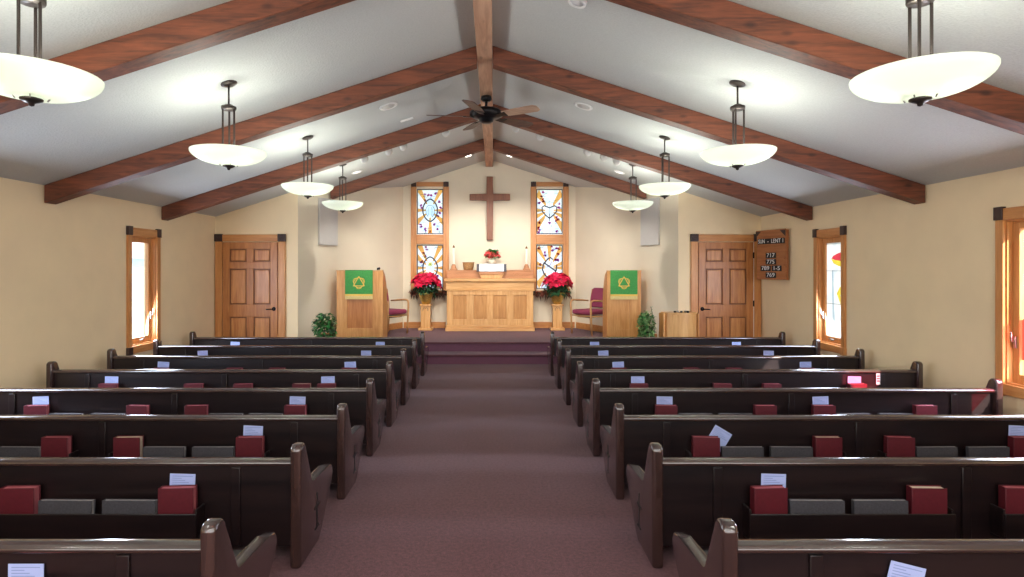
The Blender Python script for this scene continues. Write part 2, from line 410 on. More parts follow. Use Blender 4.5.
# ------------------------------------------------------------------ casement windows in the side walls
def casement(idx, s, y0, y1, panes):
    r = sroot('window_%d' % idx, (s*HW, (y0+y1)/2, WZ0))
    w = (y1-y0)/2; H = WZ1-WZ0; c = .075
    q = -s   # into the room
    def bx(name, a, b, mat, par=r, bev=.004):
        lo = [min(a[i], b[i]) for i in range(3)]; hi = [max(a[i], b[i]) for i in range(3)]
        return box(name, lo, hi, mat, par, bev)
    # casing boards standing on the wall
    bx('casing', (q*.001, -w-c, -.0), (q*.03, -w+.004, H), 'trimwood')
    bx('casing', (q*.001, w-.004, -.0), (q*.03, w+c, H), 'trimwood')
    bx('casing', (q*.001, -w, H-.004), (q*.03, w, H+.1), 'trimwood_y')
    bx('casing', (q*.001, -w, -.09), (q*.03, w, .004), 'trimwood_y')
    for yy in (-w-c-.006, w-.006):
        bx('corner_block', (q*.001, yy, H), (q*.042, yy+c+.012, H+.115), 'rosette')
        bx('corner_block', (q*.001, yy, -.1), (q*.042, yy+c+.012, .0), 'rosette' if s < 0 else 'trimwood')
    # jamb lining
    bx('jamb', (-q*.13, -w, 0), (q*.002, -w+.018, H), 'trimwood', bev=0)
    bx('jamb', (-q*.13, w-.018, 0), (q*.002, w, H), 'trimwood', bev=0)
    bx('jamb', (-q*.13, -w+.018, H-.018), (q*.002, w-.018, H), 'trimwood_y', bev=0)
    bx('sill', (-q*.13, -w+.018, 0), (q*.002, w-.018, .018), 'trimwood_y', bev=0)
    # sash
    sw = .065; x0, x1 = -q*.09, -q*.045
    sash = MB()
    for (a, b_) in (((-w+.018, .018), (-w+.018+sw, H-.018)), ((w-.018-sw, .018), (w-.018, H-.018)),
                    ((-w+.018+sw, .018), (w-.018-sw, .018+sw*1.2)), ((-w+.018+sw, H-.018-sw), (w-.018-sw, H-.018))):
        sash.box((min(x0, x1), a[0], a[1]), (max(x0, x1), b_[0], b_[1]), .003)
    so = sash.build('sash', 'trimwood', r)
    pa = MB(); xm = (x0+x1)/2
    ya, yb, za, zb = -w+.018+sw, w-.018-sw, .018+sw*1.2, H-.018-sw
    mats = []
    if panes == 'art':
        # opal glass with a red and yellow blossom high up and a yellow leaf lower down
        mats = ['opal_dim', 't_red', 't_yellow', 't_green', 'lead']
        P = lambda f, g, e=0: (xm - s*e, ya+(yb-ya)*f, za+(zb-za)*g)
        pa.mi = 0; pa.poly([P(0, 0), P(1, 0), P(1, 1), P(0, 1)])
        def blob(cf, cg, rf, rg, mi, e, a0=0, a1=2*PI, n=14):
            pa.mi = mi; pa.poly([P(min(1, max(0, cf+rf*math.cos(a0+(a1-a0)*k/n))), cg+rg*math.sin(a0+(a1-a0)*k/n), e) for k in range(n+1 if a1-a0 < 6 else n)])
        pa.mi = 1; pa.poly([P(0, .90, .002), P(.3, .89, .002), P(.62, .86, .002), P(.72, .83, .002), P(.5, .815, .002), P(0, .80, .002)])
        pa.mi = 2; pa.poly([P(0, .80, .003), P(.5, .815, .003), P(.74, .83, .003), P(.6, .78, .003), P(.3, .75, .003), P(0, .735, .003)])
        pa.poly([P(0, .54, .002), P(.25, .53, .002), P(.42, .46, .002), P(.3, .40, .002), P(.18, .33, .002), P(0, .30, .002)])
        pa.mi = 3; pa.poly([P(.62, .72, .002), P(.70, .70, .002), P(.66, .2, .002), P(.5, .12, .002), P(.56, .3, .002)])
        pa.mi = 4
        for k in (.35, .7): pa.box(tuple(P(0, k-.002, -.002)), tuple(P(1, k+.002, .006)))
        panes = []
    if panes == 'slant':
        # a rose-coloured sheet with a sloping upper edge, clear glass above and below it
        mats = ['g_clear', 'g_rose']; P = lambda f, g: (xm, ya+(yb-ya)*f, za+(zb-za)*g)
        pa.mi = 0; pa.poly([P(0, .76), P(1, .375), P(1, 1), P(0, 1)]); pa.poly([P(0, 0), P(1, 0), P(1, .1), P(0, .1)])
        pa.mi = 1; pa.poly([P(0, .1), P(1, .1), P(1, .375), P(0, .76)])
        panes = []
    for (f0, f1, g0, g1, mt) in panes:
        if mt not in mats: mats.append(mt)
        pa.mi = mats.index(mt)
        A = ya+(yb-ya)*f0; B = ya+(yb-ya)*f1; Cc = za+(zb-za)*g0; D = za+(zb-za)*g1
        pa.poly([(xm, A, Cc), (xm, B, Cc), (xm, B, D), (xm, A, D)])
    pa.build('pane', mats, so)
    h = MB(); yh = (w-.05) if s < 0 else (w-.05)
    h.box((min(x1, x1+q*.02), yh-.012, .32), (max(x1, x1+q*.02), yh+.012, .42), .004)
    h.tube([(x1+q*.02, yh, .37), (x1+q*.04, yh, .38), (x1+q*.045, yh, .46)], .007)
    h.build('lock_handle', 'steel', so)
    k = MB(); k.lathe([(0, 0), (.03, 0), (.026, .016), (0, .02)], c=(x1+q*.02, 0, .05), sx=.7); k.tube([(x1+q*.02, 0, .06), (x1+q*.03, .03, .075), (x1+q*.03, .07, .07)], .006)
    k.build('crank', 'steel', so)
    return r
clear = [(0, 1, 0, 1, 'g_clear')]
casement(1, -1, *WIN[1], [(0, 1, 0, 1, 'g_clear')])
casement(2, 1, *WIN[1], 'art')
casement(3, -1, *WIN[0], clear)
casement(4, 1, *WIN[0], 'slant')

# ------------------------------------------------------------------ doors
def make_door(idx, s):
    r = sroot('door_%d' % idx, (s*3.955, YD, 0))
    W = .455; H = 2.04; c = .115
    front = -.04
    for sd in (-1, 1):
        a = sd*(W+.012); b_ = sd*(W+.012+c)
        if sd*s > 0: b_ = sd*(W+.012+c+.0)
        box('casing', (min(a, b_), front, .0), (max(a, b_), -.001, H+.01), 'trimwood', r, .006)
        cbx = sd*(W+.012+c/2)
        cb = box('corner_block', (cbx-c/2-.008, front-.012, H+.01), (cbx+c/2+.008, -.001, H+.135), 'rosette', r, .006)
        ro = MB(); ro.lathe([(.045, 0), (.045, .006), (.03, .008), (.026, .004), (.012, .004), (.008, .008), (0, .008)], mat=Matrix.Translation((cbx, front-.012, H+.0725)) @ Matrix.Rotation(PI/2, 4, 'X'), n=16)
        ro.build('rosette', 'rosette', cb)
    box('casing', (-W-.012, front, H+.012), (W+.012, -.001, H+.125), 'trimwood_x', r, .006)
    # slab: stiles, rails and six raised panels as one mesh with recesses
    sl = MB(); yb, yf, yr = -.001, -.032, -.008
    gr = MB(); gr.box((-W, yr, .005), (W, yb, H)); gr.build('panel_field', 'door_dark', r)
    xs = [(-W+.115, -.055), (.055, W-.115)]
    zs = [(.22, .80), (1.00, 1.60), (1.71, 1.93)]
    def fr(x0, x1, z0, z1): sl.box((x0, yf, z0), (x1, yr-.0002, z1), .003)
    fr(-W, -W+.115, .005, H); fr(W-.115, W, .005, H); fr(-.055, .055, .22, .8); fr(-.055, .055, 1., 1.6); fr(-.055, .055, 1.71, 1.93)
    for z0, z1 in ((.005, .22), (.8, 1.), (1.6, 1.71), (1.93, H)): fr(-W+.115, W-.115, z0, z1)
    so = sl.build('door_leaf', 'door', r)
    for x0, x1 in xs:
        for z0, z1 in zs:
            p = MB(); p.box((x0+.022, yf+.004, z0+.022), (x1-.022, yr-.0004, z1-.022), .012, None)
            p.build('raised_panel', 'door_panel', so)
    hx = -s*(-1)*(W-.07) if False else (W-.06 if s < 0 else -W+.06)
    h = MB(); h.lathe([(0, 0), (.034, 0), (.03, .012), (0, .014)], mat=Matrix.Translation((hx, yf, .93)) @ Matrix.Rotation(PI/2, 4, 'X'))
    h.tube([(hx, yf-.01, .93), (hx, yf-.05, .93), (hx-(.03 if s < 0 else -.03), yf-.055, .93), (hx-(.11 if s < 0 else -.11), yf-.05, .925)], .01)
    h.build('handle', 'black', so)
    if s > 0:
        box('gap_light', (W+.0005, -.025, .01), (W+.011, -.002, H), 'white', r)  # white strip painted in for light showing through the hinge-side gap
        for z in (.25, 1.02, 1.82):
            box('hinge', (W-.012, -.044, z-.05), (W+.012, -.0325, z+.05), 'black', r, .003)
    return r
make_door(1, -1); make_door(2, 1)

# ------------------------------------------------------------------ stained glass windows
def ray_rect(c, ang, w, h):
    dx, dz = math.cos(ang), math.sin(ang); t = 9
    if dx > 1e-6: t = min(t, (w-c[0])/dx)
    if dx < -1e-6: t = min(t, (-w-c[0])/dx)
    if dz > 1e-6: t = min(t, (h-c[1])/dz)
    if dz < -1e-6: t = min(t, (-h-c[1])/dz)
    return (c[0]+dx*t, c[1]+dz*t)
def ribbon(mb, pts, w, y, closed=False):
    n = len(pts)
    P = [Vector((p[0], 0, p[1])) for p in pts]
    L, R = [], []
    for i in range(n):
        a = P[(i-1) % n] if (closed or i > 0) else P[i]; b = P[(i+1) % n] if (closed or i < n-1) else P[i]
        d = (b-a).normalized(); nn = Vector((-d.z, 0, d.x))*w/2
        L.append(mb.bm.verts.new(P[i]+nn+Vector((0, y, 0)))); R.append(mb.bm.verts.new(P[i]-nn+Vector((0, y, 0))))
    for i in range(n if closed else n-1):
        j = (i+1) % n
        mb._fin([mb.bm.faces.new((L[i], L[j], R[j], R[i]))])
def glass_panel(kind, w, h, seed):
    rnd = random.Random(seed)
    mats = ['opal', 'g_orange', 'g_red', 'g_blue', 'g_yellow', 'g_green', 'lead', 'g_pale']
    g = MB()
    g.mi = 0; g.poly([(-w, 0, -h), (w, 0, -h), (w, 0, h), (-w, 0, h)])
    cz = .06*h if kind in ('hands', 'crown') else -.05*h
    c = (0, cz)
    rays = {'hands': [90+28, 90-28, 180, 0, 222, 318, 270], 'star': [65, 115, 0, 180, 40, 140, 250, 290, 330, 210],
            'crown': [55, 125, 180, 0, 205, 335, 232, 308], 'anchor': [60, 120, 90, 20, 160, 0, 180, 235, 305]}[kind]
    g.mi = 1
    for a in rays:
        da = math.radians(8.5 if abs((a % 180)-90) > 30 else 6); A = math.radians(a)
        p1 = ray_rect(c, A-da, w, h); p2 = ray_rect(c, A+da, w, h)
        i1 = (c[0]+(p1[0]-c[0])*.3, c[1]+(p1[1]-c[1])*.3); i2 = (c[0]+(p2[0]-c[0])*.3, c[1]+(p2[1]-c[1])*.3)
        pts = [i1, p1, p2, i2]
        g.poly([(x, -.0012, z) for x, z in pts])
    # scattered blossoms and leaves
    for k in range(24):
        x = rnd.uniform(-.85, .85)*w; z = rnd.uniform(-.92, .92)*h
        if (x/(w*.62))**2+((z-cz)/(h*.55))**2 < 1: continue
        g.mi = 2
        for q in range(3):
            a = q*2.1+rnd.random()*2; rr = rnd.uniform(.018, .032)
            px, pz = x+math.cos(a)*.014, z+math.sin(a)*.014
            g.poly([(px+rr*math.cos(t), -.0016-.0002*q, pz+rr*.75*math.sin(t)) for t in (0, 1.2, 2.4, 3.6, 4.9)])
        g.mi = rnd.choice((3, 5, 3))
        a = rnd.random()*6.28; L = rnd.uniform(.05, .09)
        q1 = (x+.03, z-.03)
        g.poly([(q1[0], -.0024, q1[1]), (q1[0]+L*.5*math.cos(a+.35), -.0024, q1[1]+L*.5*math.sin(a+.35)), (q1[0]+L*math.cos(a), -.0024, q1[1]+L*math.sin(a)), (q1[0]+L*.5*math.cos(a-.35), -.0024, q1[1]+L*.5*math.sin(a-.35))])
    for k in range(16):
        g.mi = rnd.choice((3, 3, 6)); x = rnd.uniform(-.9, .9)*w; z = rnd.uniform(-.9, .9)*h
        if abs(x) < w*.45 and abs(z-cz) < h*.4: continue
        ribbon(g, [(x-.04, z), (x-.01, z+.02), (x+.02, z+.012), (x+.05, z+.03)], .008, -.0028)
    # border
    g.mi = 6
    e = .02
    for a, b_ in (((-w, -h), (w, -h+e)), ((-w, h-e), (w, h)), ((-w, -h+e), (-w+e, h-e)), ((w-e, -h+e), (w, h-e))):
        g.box((a[0], -.006, a[1]), (b_[0], .004, b_[1]))
    # pointed oval
    vw, vh = w*.56, h*.5
    oval = []
    for t in range(24):
        a = 2*PI*t/24; sx = math.sin(a); k = abs(math.cos(a))
        oval.append((vw*math.copysign(abs(sx)**1.35, sx), cz+vh*math.cos(a)))
    if kind in ('hands', 'star'):
        g.mi = 7
        if kind == 'hands': g.poly([(x*.97, -.0034, cz+(z-cz)*.97) for x, z in oval])
        g.mi = 6; ribbon(g, oval, .03, -.0042, True)
    if kind == 'hands':
        g.mi = 6
        for s in (-1, 1):
            ribbon(g, [(s*vw*.25, cz-vh*.62), (s*vw*.55, cz-vh*.3), (s*vw*.6, cz+vh*.1), (s*vw*.35, cz+vh*.38), (0, cz+vh*.45)], .01, -.0046)
            ribbon(g, [(s*vw*.2, cz-vh*.5), (s*vw*.28, cz), (s*.02, cz+vh*.3)], .006, -.0046)
    if kind == 'star':
        g.mi = 4
        st = []
        for k in range(16):
            a = PI/2+k*PI/8; rr = .085 if k % 2 == 0 else .03
            st.append((rr*math.cos(a), -.0046, cz+.08+rr*math.sin(a)))
        g.poly(st)
        g.mi = 6
        for a in range(0, 180, 45):
            q = math.radians(a); ribbon(g, [(-.09*math.cos(q), cz+.08-.09*math.sin(q)), (.09*math.cos(q), cz+.08+.09*math.sin(q))], .004, -.005)
        g.mi = 1
        for k in range(3): ribbon(g, [(-vw*.7+.02*k, cz-.1-.05*k), (-.03, cz-.08-.05*k), (.04, cz-.12-.05*k), (vw*.65-.02*k, cz-.09-.05*k)], .016, -.0046)
    if kind == 'crown':
        g.mi = 6
        for s in (-1, 1):
            ribbon(g, [(0, cz-vh*.72), (s*vw*.55, cz-vh*.42), (s*vw*.98, cz-.02), (s*vw*1.0, cz+vh*.28), (s*vw*.7, cz+vh*.4), (s*vw*.3, cz+vh*.3), (0, cz+vh*.22)], .028, -.0042)
        ribbon(g, [(0, cz-vh*.95), (0, cz-vh*.3)], .016, -.0046)
        ribbon(g, [(0, -h*.95), (0, h*.5)], .005, -.0048)
        g.mi = 3; ribbon(g, [(-.05, cz+vh*.62), (0, cz+vh*.78), (.07, cz+vh*.66), (.1, cz+vh*.8)], .012, -.0046)
    if kind == 'anchor':
        g.mi = 6
        arc = [(vw*.45, cz+vh*.75), (vw*.15, cz+vh*.95), (-vw*.25, cz+vh*.8), (-vw*.8, cz+vh*.35), (-vw*.95, cz-.03), (-vw*.75, cz-vh*.5), (-vw*.2, cz-vh*.95), (.02, cz-vh*1.02), (vw*.5, cz-vh*.75), (vw*.92, cz-vh*.2), (vw*.98, cz+vh*.3)]
        ribbon(g, arc, .032, -.0042)
        ribbon(g, [(-vw*.8, cz+vh*.5), (vw*.9, cz-vh*.3)], .032, -.0046)
        g.mi = 2; ribbon(g, [(-vw*.4, cz+.01), (.02, cz+vh*.3), (vw*.3, cz+vh*.6)], .014, -.005)
        g.mi = 3; ribbon(g, [(-.04, cz-.12), (.02, cz-.09), (.09, cz-.12)], .01, -.005)
    return g, mats
for wi, (xc, kinds) in enumerate(zip(GXC, (('star', 'hands'), ('anchor', 'crown')))):
    r = sroot('window_%d' % (5+wi), (xc, YB, 0))
    za, zb = 1.04, 3.34; ow = .405
    for sd in (-1, 1):
        box('casing', (min(sd*GW, sd*ow), -.035, za+.09), (max(sd*GW, sd*ow), -.001, zb), 'trimwood', r, .006)
        x = sd*(GW+ow)/2
        for z0 in (zb, za-.01):
            cb = box('corner_block', (x-.055, -.05, z0), (x+.055, -.001, z0+.105), 'rosette', r, .006)
            ro = MB(); ro.lathe([(.05, 0), (.05, .006), (.035, .008), (.03, .004), (.012, .004), (.008, .008), (0, .008)], mat=Matrix.Translation((x, -.05, z0+.057)) @ Matrix.Rotation(PI/2, 4, 'X'), n=16)
            ro.build('rosette', 'rosette', cb)
    box('casing', (-GW, -.035, zb+.005), (GW, -.001, zb+.1), 'trimwood_x', r, .006)
    box('casing', (-GW, -.035, za), (GW, -.001, za+.09), 'trimwood_x', r, .006)
    box('casing', (-GW, -.035, GZ[0][1]+.01), (GW, -.001, GZ[1][0]-.01), 'trimwood_x', r, .006)
    for (z0, z1), kd in zip(GZ, kinds):
        g, mats = glass_panel(kd, GW-.004, (z1-z0)/2-.004, hash(kd) % 97 if False else {'star': 3, 'hands': 11, 'anchor': 23, 'crown': 31}[kd])
        g.build('stained_glass_panel', mats, r, loc=(0, .03, (z0+z1)/2), norm=False)

# ------------------------------------------------------------------ roof timbers
BEAMY = [1.73, 3.86, 5.97, 8.08, 10.25]
near = ['nearest the camera, crossing the top corner', 'second from the camera', 'third from the camera, behind the fan', 'farthest, in front of the end wall']
for i, y in enumerate(BEAMY[1:]):
    for s, side in ((-1, 'left'), (1, 'right')):
        xe = HW-.012 if y < 9 else sx_at(y+.0)-.03
        if y > 9: xe = sx_at(y+.16)-.01
        xi = .082
        o = thing('roof_beam', 'brown timber rafter on the %s slope, %s' % (side, near[i]), 'beam', (s*xi, y, 0), 0, 'timber rafters')
        mb = MB(); dz = .2
        mb.prism([(0, ceil(xi)-.19), (s*(xe-xi), ceil(xe)-.19), (s*(xe-xi), ceil(xe)-.004), (0, ceil(xi)-.004)], 0, .16, mat=XZ, bev=.006, seg=1)
        C.objects.unlink(o); bpy.data.objects.remove(o)
        o = mb.build('roof_beam', 'beam', None, (s*xi, y, 0))
        tag(o, 'brown timber rafter on the %s slope, %s' % (side, near[i]), 'beam', 'timber rafters')
rb = MB(); rb.box((-.078, Y0+.01, 3.765), (.078, YB-.012, PEAK-.03), .006)
tag(rb.build('ridge_beam', 'ridge'), 'pale sawn ridge beam running along the ceiling peak', 'beam')

# ------------------------------------------------------------------ pews
PX0, PX1 = .94, 4.44
PEWY = [2.175]+[2.21+.921*k for k in range(1, 8)]
RACKS = [(1.44, 2.52), (2.78, 3.88)]
def make_pew(s):
    r = bpy.data.objects.new('pew', None); C.objects.link(r); r.empty_display_size = .1
    prof = [(-.035, 0), (.30, 0), (.325, .06), (.585, .27), (.60, .32), (.575, .362), (.50, .374), (.175, .378), (.145, .40), (.085, .56), (.065, .635), (.04, .66), (-.005, .66), (-.03, .64)]
    for xa, nm in ((PX0, 'aisle'), (PX1-.06, 'wall')):
        lo = xa if s > 0 else -xa-.06
        mb = MB(); mb.prism(prof, 0, .06, mat=Matrix.Translation((lo, 0, 0)) @ YZ, bev=.021, seg=4)
        for f in mb.bm.faces: f.smooth = True
        e = mb.build('pew_end', 'pew_end', r)
        try: e.data.set_sharp_from_angle(angle=math.radians(40))
        except Exception: pass
        if nm == 'aisle':
            xf = s*(PX0-.0015)
            cr = MB()
            for a, b_ in (((.245, .10), (.263, .30)), ((.205, .215), (.303, .233)), ((.215, .095), (.245, .108)), ((.263, .095), (.293, .108))):
                cr.box((min(xf, xf+s*.012), a[0], a[1]), (max(xf, xf+s*.012), b_[0], b_[1]))
            cr.build('carved_cross', 'pew_dark', e)
    x0, x1 = PX0+.054, PX1-.054
    def bx(nm, a, b_, mat, par=r, bev=.004):
        xs = sorted((s*a[0], s*b_[0]))
        return box(nm, (xs[0], a[1], a[2]), (xs[1], b_[1], b_[2]), mat, par, bev)
    bk = bx('backrest', (x0, .015, .10), (x1, .045, .5415), 'pew')
    rl = MB(); xs = sorted((s*x0, s*x1))
    rl.prism([(-.010, .542), (-.018, .558), (-.008, .572), (.02, .578), (.05, .572), (.06, .558), (.052, .542)], xs[0], xs[1], mat=YZ, bev=.006, seg=2)
    ro = rl.build('top_rail', 'pew_rail', r)
    st = bx('seat', (x0, .06, .265), (x1, .52, .305), 'pew', bev=.012)
    bx('front_apron', (x0, .47, .19), (x1, .49, .262), 'pew')
    for xb in (1.28, 2.625, 4.02):
        bx('back_batten', (xb, .003, .11), (xb+.05, .0145, .53), 'pew', bk, .003)
    for a, b_ in [(p+(.035 if s < 0 else 0), q+(.035 if s < 0 else 0)) for p, q in RACKS]:
        rk = MB()
        def rbx(p, q):
            xs = sorted((s*p[0], s*q[0])); rk.box((xs[0], p[1], p[2]), (xs[1], q[1], q[2]), .003)
        rbx((a, -.085, .165), (b_, -.073, .315)); rbx((a, -.072, .165), (b_, .0145, .180))
        rbx((a, -.072, .1805), (a+.012, .0145, .335)); rbx((b_-.012, -.072, .1805), (b_, .0145, .335))
        rk.build('book_rack', 'pew', r)
    return r
ORD = ['first', 'second', 'third', 'fourth', 'fifth', 'sixth', 'seventh', 'eighth']
for s, side in ((-1, 'left'), (1, 'right')):
    proto = make_pew(s)
    for k, y in enumerate(PEWY):
        o = proto if k == 0 else copy_tree(proto)
        o.location = (0, y, 0)
        ex = ', nearest the camera' if k == 0 else (', the one next to the chancel steps' if k == 7 else ' counted from the camera')
        tag(o, 'dark espresso wooden pew, %s in the %s block%s' % (ORD[k], side, ex), 'pew', 'dark wooden pews facing the altar')

# ------------------------------------------------------------------ books and cards in the racks
def mk_book(page):
    r = bpy.data.objects.new('hymnal', None); C.objects.link(r); r.empty_display_size = .05
    w, t, h = .18, .05, .262
    c = MB()
    c.box((-w/2, -t/2, 0), (w/2, -t/2+.005, h), .0015); c.box((-w/2, t/2-.005, 0), (w/2, t/2, h), .0015)
    c.box((-w/2-.002, -t/2+.001, 0), (-w/2+.006, t/2-.001, h), .002)
    c.build('cover', 'red', r)
    box('page_block', (-w/2+.0065, -t/2+.0055, .004), (w/2-.006, t/2-.0055, h-.005), page, r)
    return r
def mk_song():
    r = bpy.data.objects.new('songbook', None); C.objects.link(r); r.empty_display_size = .05
    w, t, h = .284, .03, .192
    c = MB()
    c.box((-w/2, -t/2, 0), (w/2, -t/2+.004, h), .001); c.box((-w/2, t/2-.004, 0), (w/2, t/2, h), .001); c.box((-w/2-.002, -t/2+.001, 0), (-w/2+.004, t/2-.001, h), .001)
    c.build('cover', 'songbook', r)
    box('page_block', (-w/2+.0045, -t/2+.0045, .003), (w/2-.003, t/2-.0045, h-.002), 'songpage', r)
    return r
def mk_card():
    mb = MB(); mb.box((-.068, -.001, -.07), (.068, .001, .075))
    mb.mi = 1
    for k in range(7):
        mb.box((-.055, -.0014, .06-.011*k), (.055-.02*((k*3) % 4), -.001, .064-.011*k))
    return mb.build('attendance_card', ['card', 'print'])
bR = mk_book('page_red_lit'); bC = mk_book('page_cream'); sB = mk_song(); cD = mk_card()
used = set()
def place(proto, label, cat, group, loc, rot):
    o = proto if proto not in used else copy_tree(proto)
    used.add(proto)
    o.location = loc; o.rotation_euler = rot
    return tag(o, label, cat, group)
def rackpos(s, slot):
    """slot 0..3 inner rack from aisle, 4..7 outer rack"""
    a, b_ = RACKS[slot//4]; q = slot % 4
    if s < 0: a += .035; b_ += .035
    w = b_-a
    return s*(a+.013+[.105, .358, .625, w-.133][q] if q != 2 else a+.013+w-.026-.358)
# slots shown by the photo: h hymnal, c hymnal with card, k hymnal with cream page edges, s songbook ; rows from camera
ROWS = {
 ('right', 0): 'c.......', ('left', 0): 'c.......',
 ('right', 1): 'csskhssh', ('left', 1): 'csshhss.',
 ('right', 2): 'tsskhssc', ('left', 2): 'csskhssh',
 ('right', 3): 'cssScssh'.replace('S', 'h'), ('left', 3): 'csshhssc',
 ('right', 4): 'c..hh..c', ('left', 4): 'cp.hh..c',
 ('right', 5): 'c..hh..c', ('left', 5): 'c..hh..c',
 ('right', 6): 'c......c', ('left', 6): 'c......c',
 ('right', 7): 'c......c', ('left', 7): 'c......c',
}
CARDX = {('right', 6): {0: 1.49, 7: 3.78}, ('right', 7): {0: 1.6, 7: 3.72}, ('right', 5): {0: 1.5, 7: 3.76}, ('left', 7): {0: -1.6, 7: -3.77}, ('left', 6): {0: -1.61, 7: -3.79}}
rnd = random.Random(4)
SLOT = ['aisle end of the inner rack', 'inner rack, beside the aisle-end book', 'inner rack, beside its wall-end book', 'wall end of the inner rack',
        'aisle end of the outer rack', 'outer rack, beside its aisle-end book', 'outer rack, beside its wall-end book', 'wall end of the outer rack']
for (side, k), st in ROWS.items():
    s = -1 if side == 'left' else 1
    for j, ch in enumerate(st):
        if ch == '.': continue
        x = rackpos(s, j)
        cx = CARDX.get((side, k), {}).get(j)
        if cx is not None: x = cx
        if k == 0: x += s*.075
        ra, rb_ = [v+(.035 if s < 0 else 0) for v in RACKS[j//4]]; hw = .145 if ch == 's' else .105
        x = s*min(max(abs(x), ra+.013+hw), rb_-.013-hw)
        y = PEWY[k]-.032
        where = '%s, %s %s pew' % (SLOT[j], ORD[k], side)
        if ch == 's':
            place(sB, 'charcoal songbook, ' + where, 'book', 'charcoal songbooks in the pew racks', (x, y-.012, .1815), (-.03, 0, rnd.uniform(-.03, .03)))
        elif ch == 'p':
            place(bC, 'cream-edged hymnal, ' + where, 'book', 'hymnals in the pew racks', (x, y, .1815), (0, 0, 0))
        else:
            page = bC if ch == 'k' else bR
            kind = {'h': 'red hymnal, ', 'k': 'red hymnal with pale page edges, ', 'c': 'red hymnal holding a card, ', 't': 'red hymnal with slanting card, '}[ch]
            yaw = rnd.uniform(-.1, .1)
            place(page, kind + where, 'book', 'hymnals in the pew racks', (x, y-.006, .1815), (0, 0, yaw))
            if ch in 'ct':
                rot = (rnd.uniform(-.03, -.0), rnd.uniform(-.06, .06), yaw*.3); xx = x + (.045 if (k, s) == (1, 1) else 0); zz = .422 if k < 2 else .432
                if ch == 't': rot = (0, math.radians(31), 0); xx = x+.105; zz = .415
                if k == 0 and s > 0: rot = (0, math.radians(14), 0)
                lab = 'blue-white card in the hymnal, ' if ch == 'c' else 'slanting blue-white card leaning past the hymnal, '
                if k == 4 and s > 0 and j == 7: lab = 'sunlit pink card in the hymnal, '
                place(cD, lab + where, 'card', 'attendance cards in the pew racks', (xx, PEWY[k]+.0055, zz), rot)
# small notice on the fifth right pew
nc = MB(); nc.box((-.02, -.001, 0), (.02, .001, .12)); nc.mi = 1
for z in (.03, .055, .08): nc.box((-.014, -.0016, z), (.014, -.001, z+.012))
tag(nc.build('notice_card', ['white', 'sign_black'], None, (4.0, PEWY[4]+.0015, .425)), 'small white notice fixed to the fifth right pew back near the wall', 'card')

# ------------------------------------------------------------------ pendant lamps
LX = 2.2; LZ = 2.62
def make_lamp(s):
    r = bpy.data.objects.new('pendant_lamp', None); C.objects.link(r); r.empty_display_size = .1
    R = .31; D = .115
    pr = []
    for k in range(15):
        t = k/14; pr.append((R*math.sin(t*PI/2)**.92 if t > 0 else 0, -D*math.cos(t*PI/2)**1.15))
    inn = [(x*.975 if x else 0, z+.006) for x, z in pr[::-1]]
    mb = MB(); mb.lathe(pr+[(R, .006)]+inn[:-1]+[(0, inn[-1][1])], n=48)
    mb.build('glass_bowl', 'bowl', r)
    f = MB(); f.lathe([(0, -D-.045), (.012, -D-.04), (.014, -D-.028), (.028, -D-.024), (.05, -D-.012), (.05, -D-.004), (.04, -D-.001), (.0, -D-.001)], n=24)
    for k in range(12):
        pass
    fo = f.build('finial', 'bronze', r)
    g = MB()
    ring = [(.078*math.cos(2*PI*k/24), .078*math.sin(2*PI*k/24), -D+.012) for k in range(25)]
    g.tube(ring, .004, 6)
    for k in range(4): g.cyl((.066*math.cos(k*PI/2+.6), .066*math.sin(k*PI/2+.6), -D-.01), (.078*math.cos(k*PI/2+.6), .078*math.sin(k*PI/2+.6), -D+.012), .004, 6)
    g.build('gallery_ring', 'steel', fo)
    top = ceil(LX)-LZ
    for k in range(3):
        a = PI/2+k*2*PI/3+.35
        b = MB(); cx, cy = .052*math.cos(a), .052*math.sin(a)
        b.box((cx-.008, cy-.004, -.07), (cx+.008, cy+.004, .375), .002)
        b.build('rod', 'bronze', r)
    h = MB(); h.lathe([(0, .365), (.058, .365), (.062, .375), (.062, .395), (.045, .40), (.03, .412), (0, .412)], n=24); h.build('hub', 'bronze', r)
    st = MB(); st.cyl((0, 0, .405), (0, 0, top-.02), .008, 10); st.build('stem', 'bronze', r)
    ca = MB(); ca.lathe([(0, -.028), (.04, -.026), (.068, -.012), (.07, -.002), (0, -.002)], n=28, mat=Matrix.Translation((0, 0, top)) @ Matrix.Rotation(s*math.atan(SL), 4, 'Y'))
    ca.build('canopy', 'bronze', r)
    return r
LY = [2.95, 5.05, 7.15, 9.0]
for s, side in ((-1, 'left'), (1, 'right')):
    p = make_lamp(s)
    for k, y in enumerate(LY):
        o = p if k == 0 else copy_tree(p)
        o.location = (s*(LX+[.06, .015, 0, .05][k]), y, LZ-(.03 if k == 0 else 0))
        w = ['nearest and largest, cut by the frame' if s < 0 else 'nearest and largest, by the top edge', 'second from the camera', 'third from the camera', 'farthest, near the chancel'][k]
        tag(o, 'frosted glass bowl pendant lamp on the %s side, %s' % (side, w), 'lamp', 'bowl pendant lamps')
def point(name, loc, e, col, r=.04):
    l = bpy.data.lights.new(name, 'POINT'); l.energy = e; l.color = col; l.shadow_soft_size = r
    o = bpy.data.objects.new(name, l); C.objects.link(o); o.location = loc; return o
PC = (.95, 1.0, .92)
for s in (-1, 1):
    for y in LY + [.85, -1.25]:
        for k in range(2):
            dx, dy = (.11, -.06) if k else (-.11, .04)
            point('bulb', (s*LX+dx, y+dy, LZ-.03), 10, PC, .045)

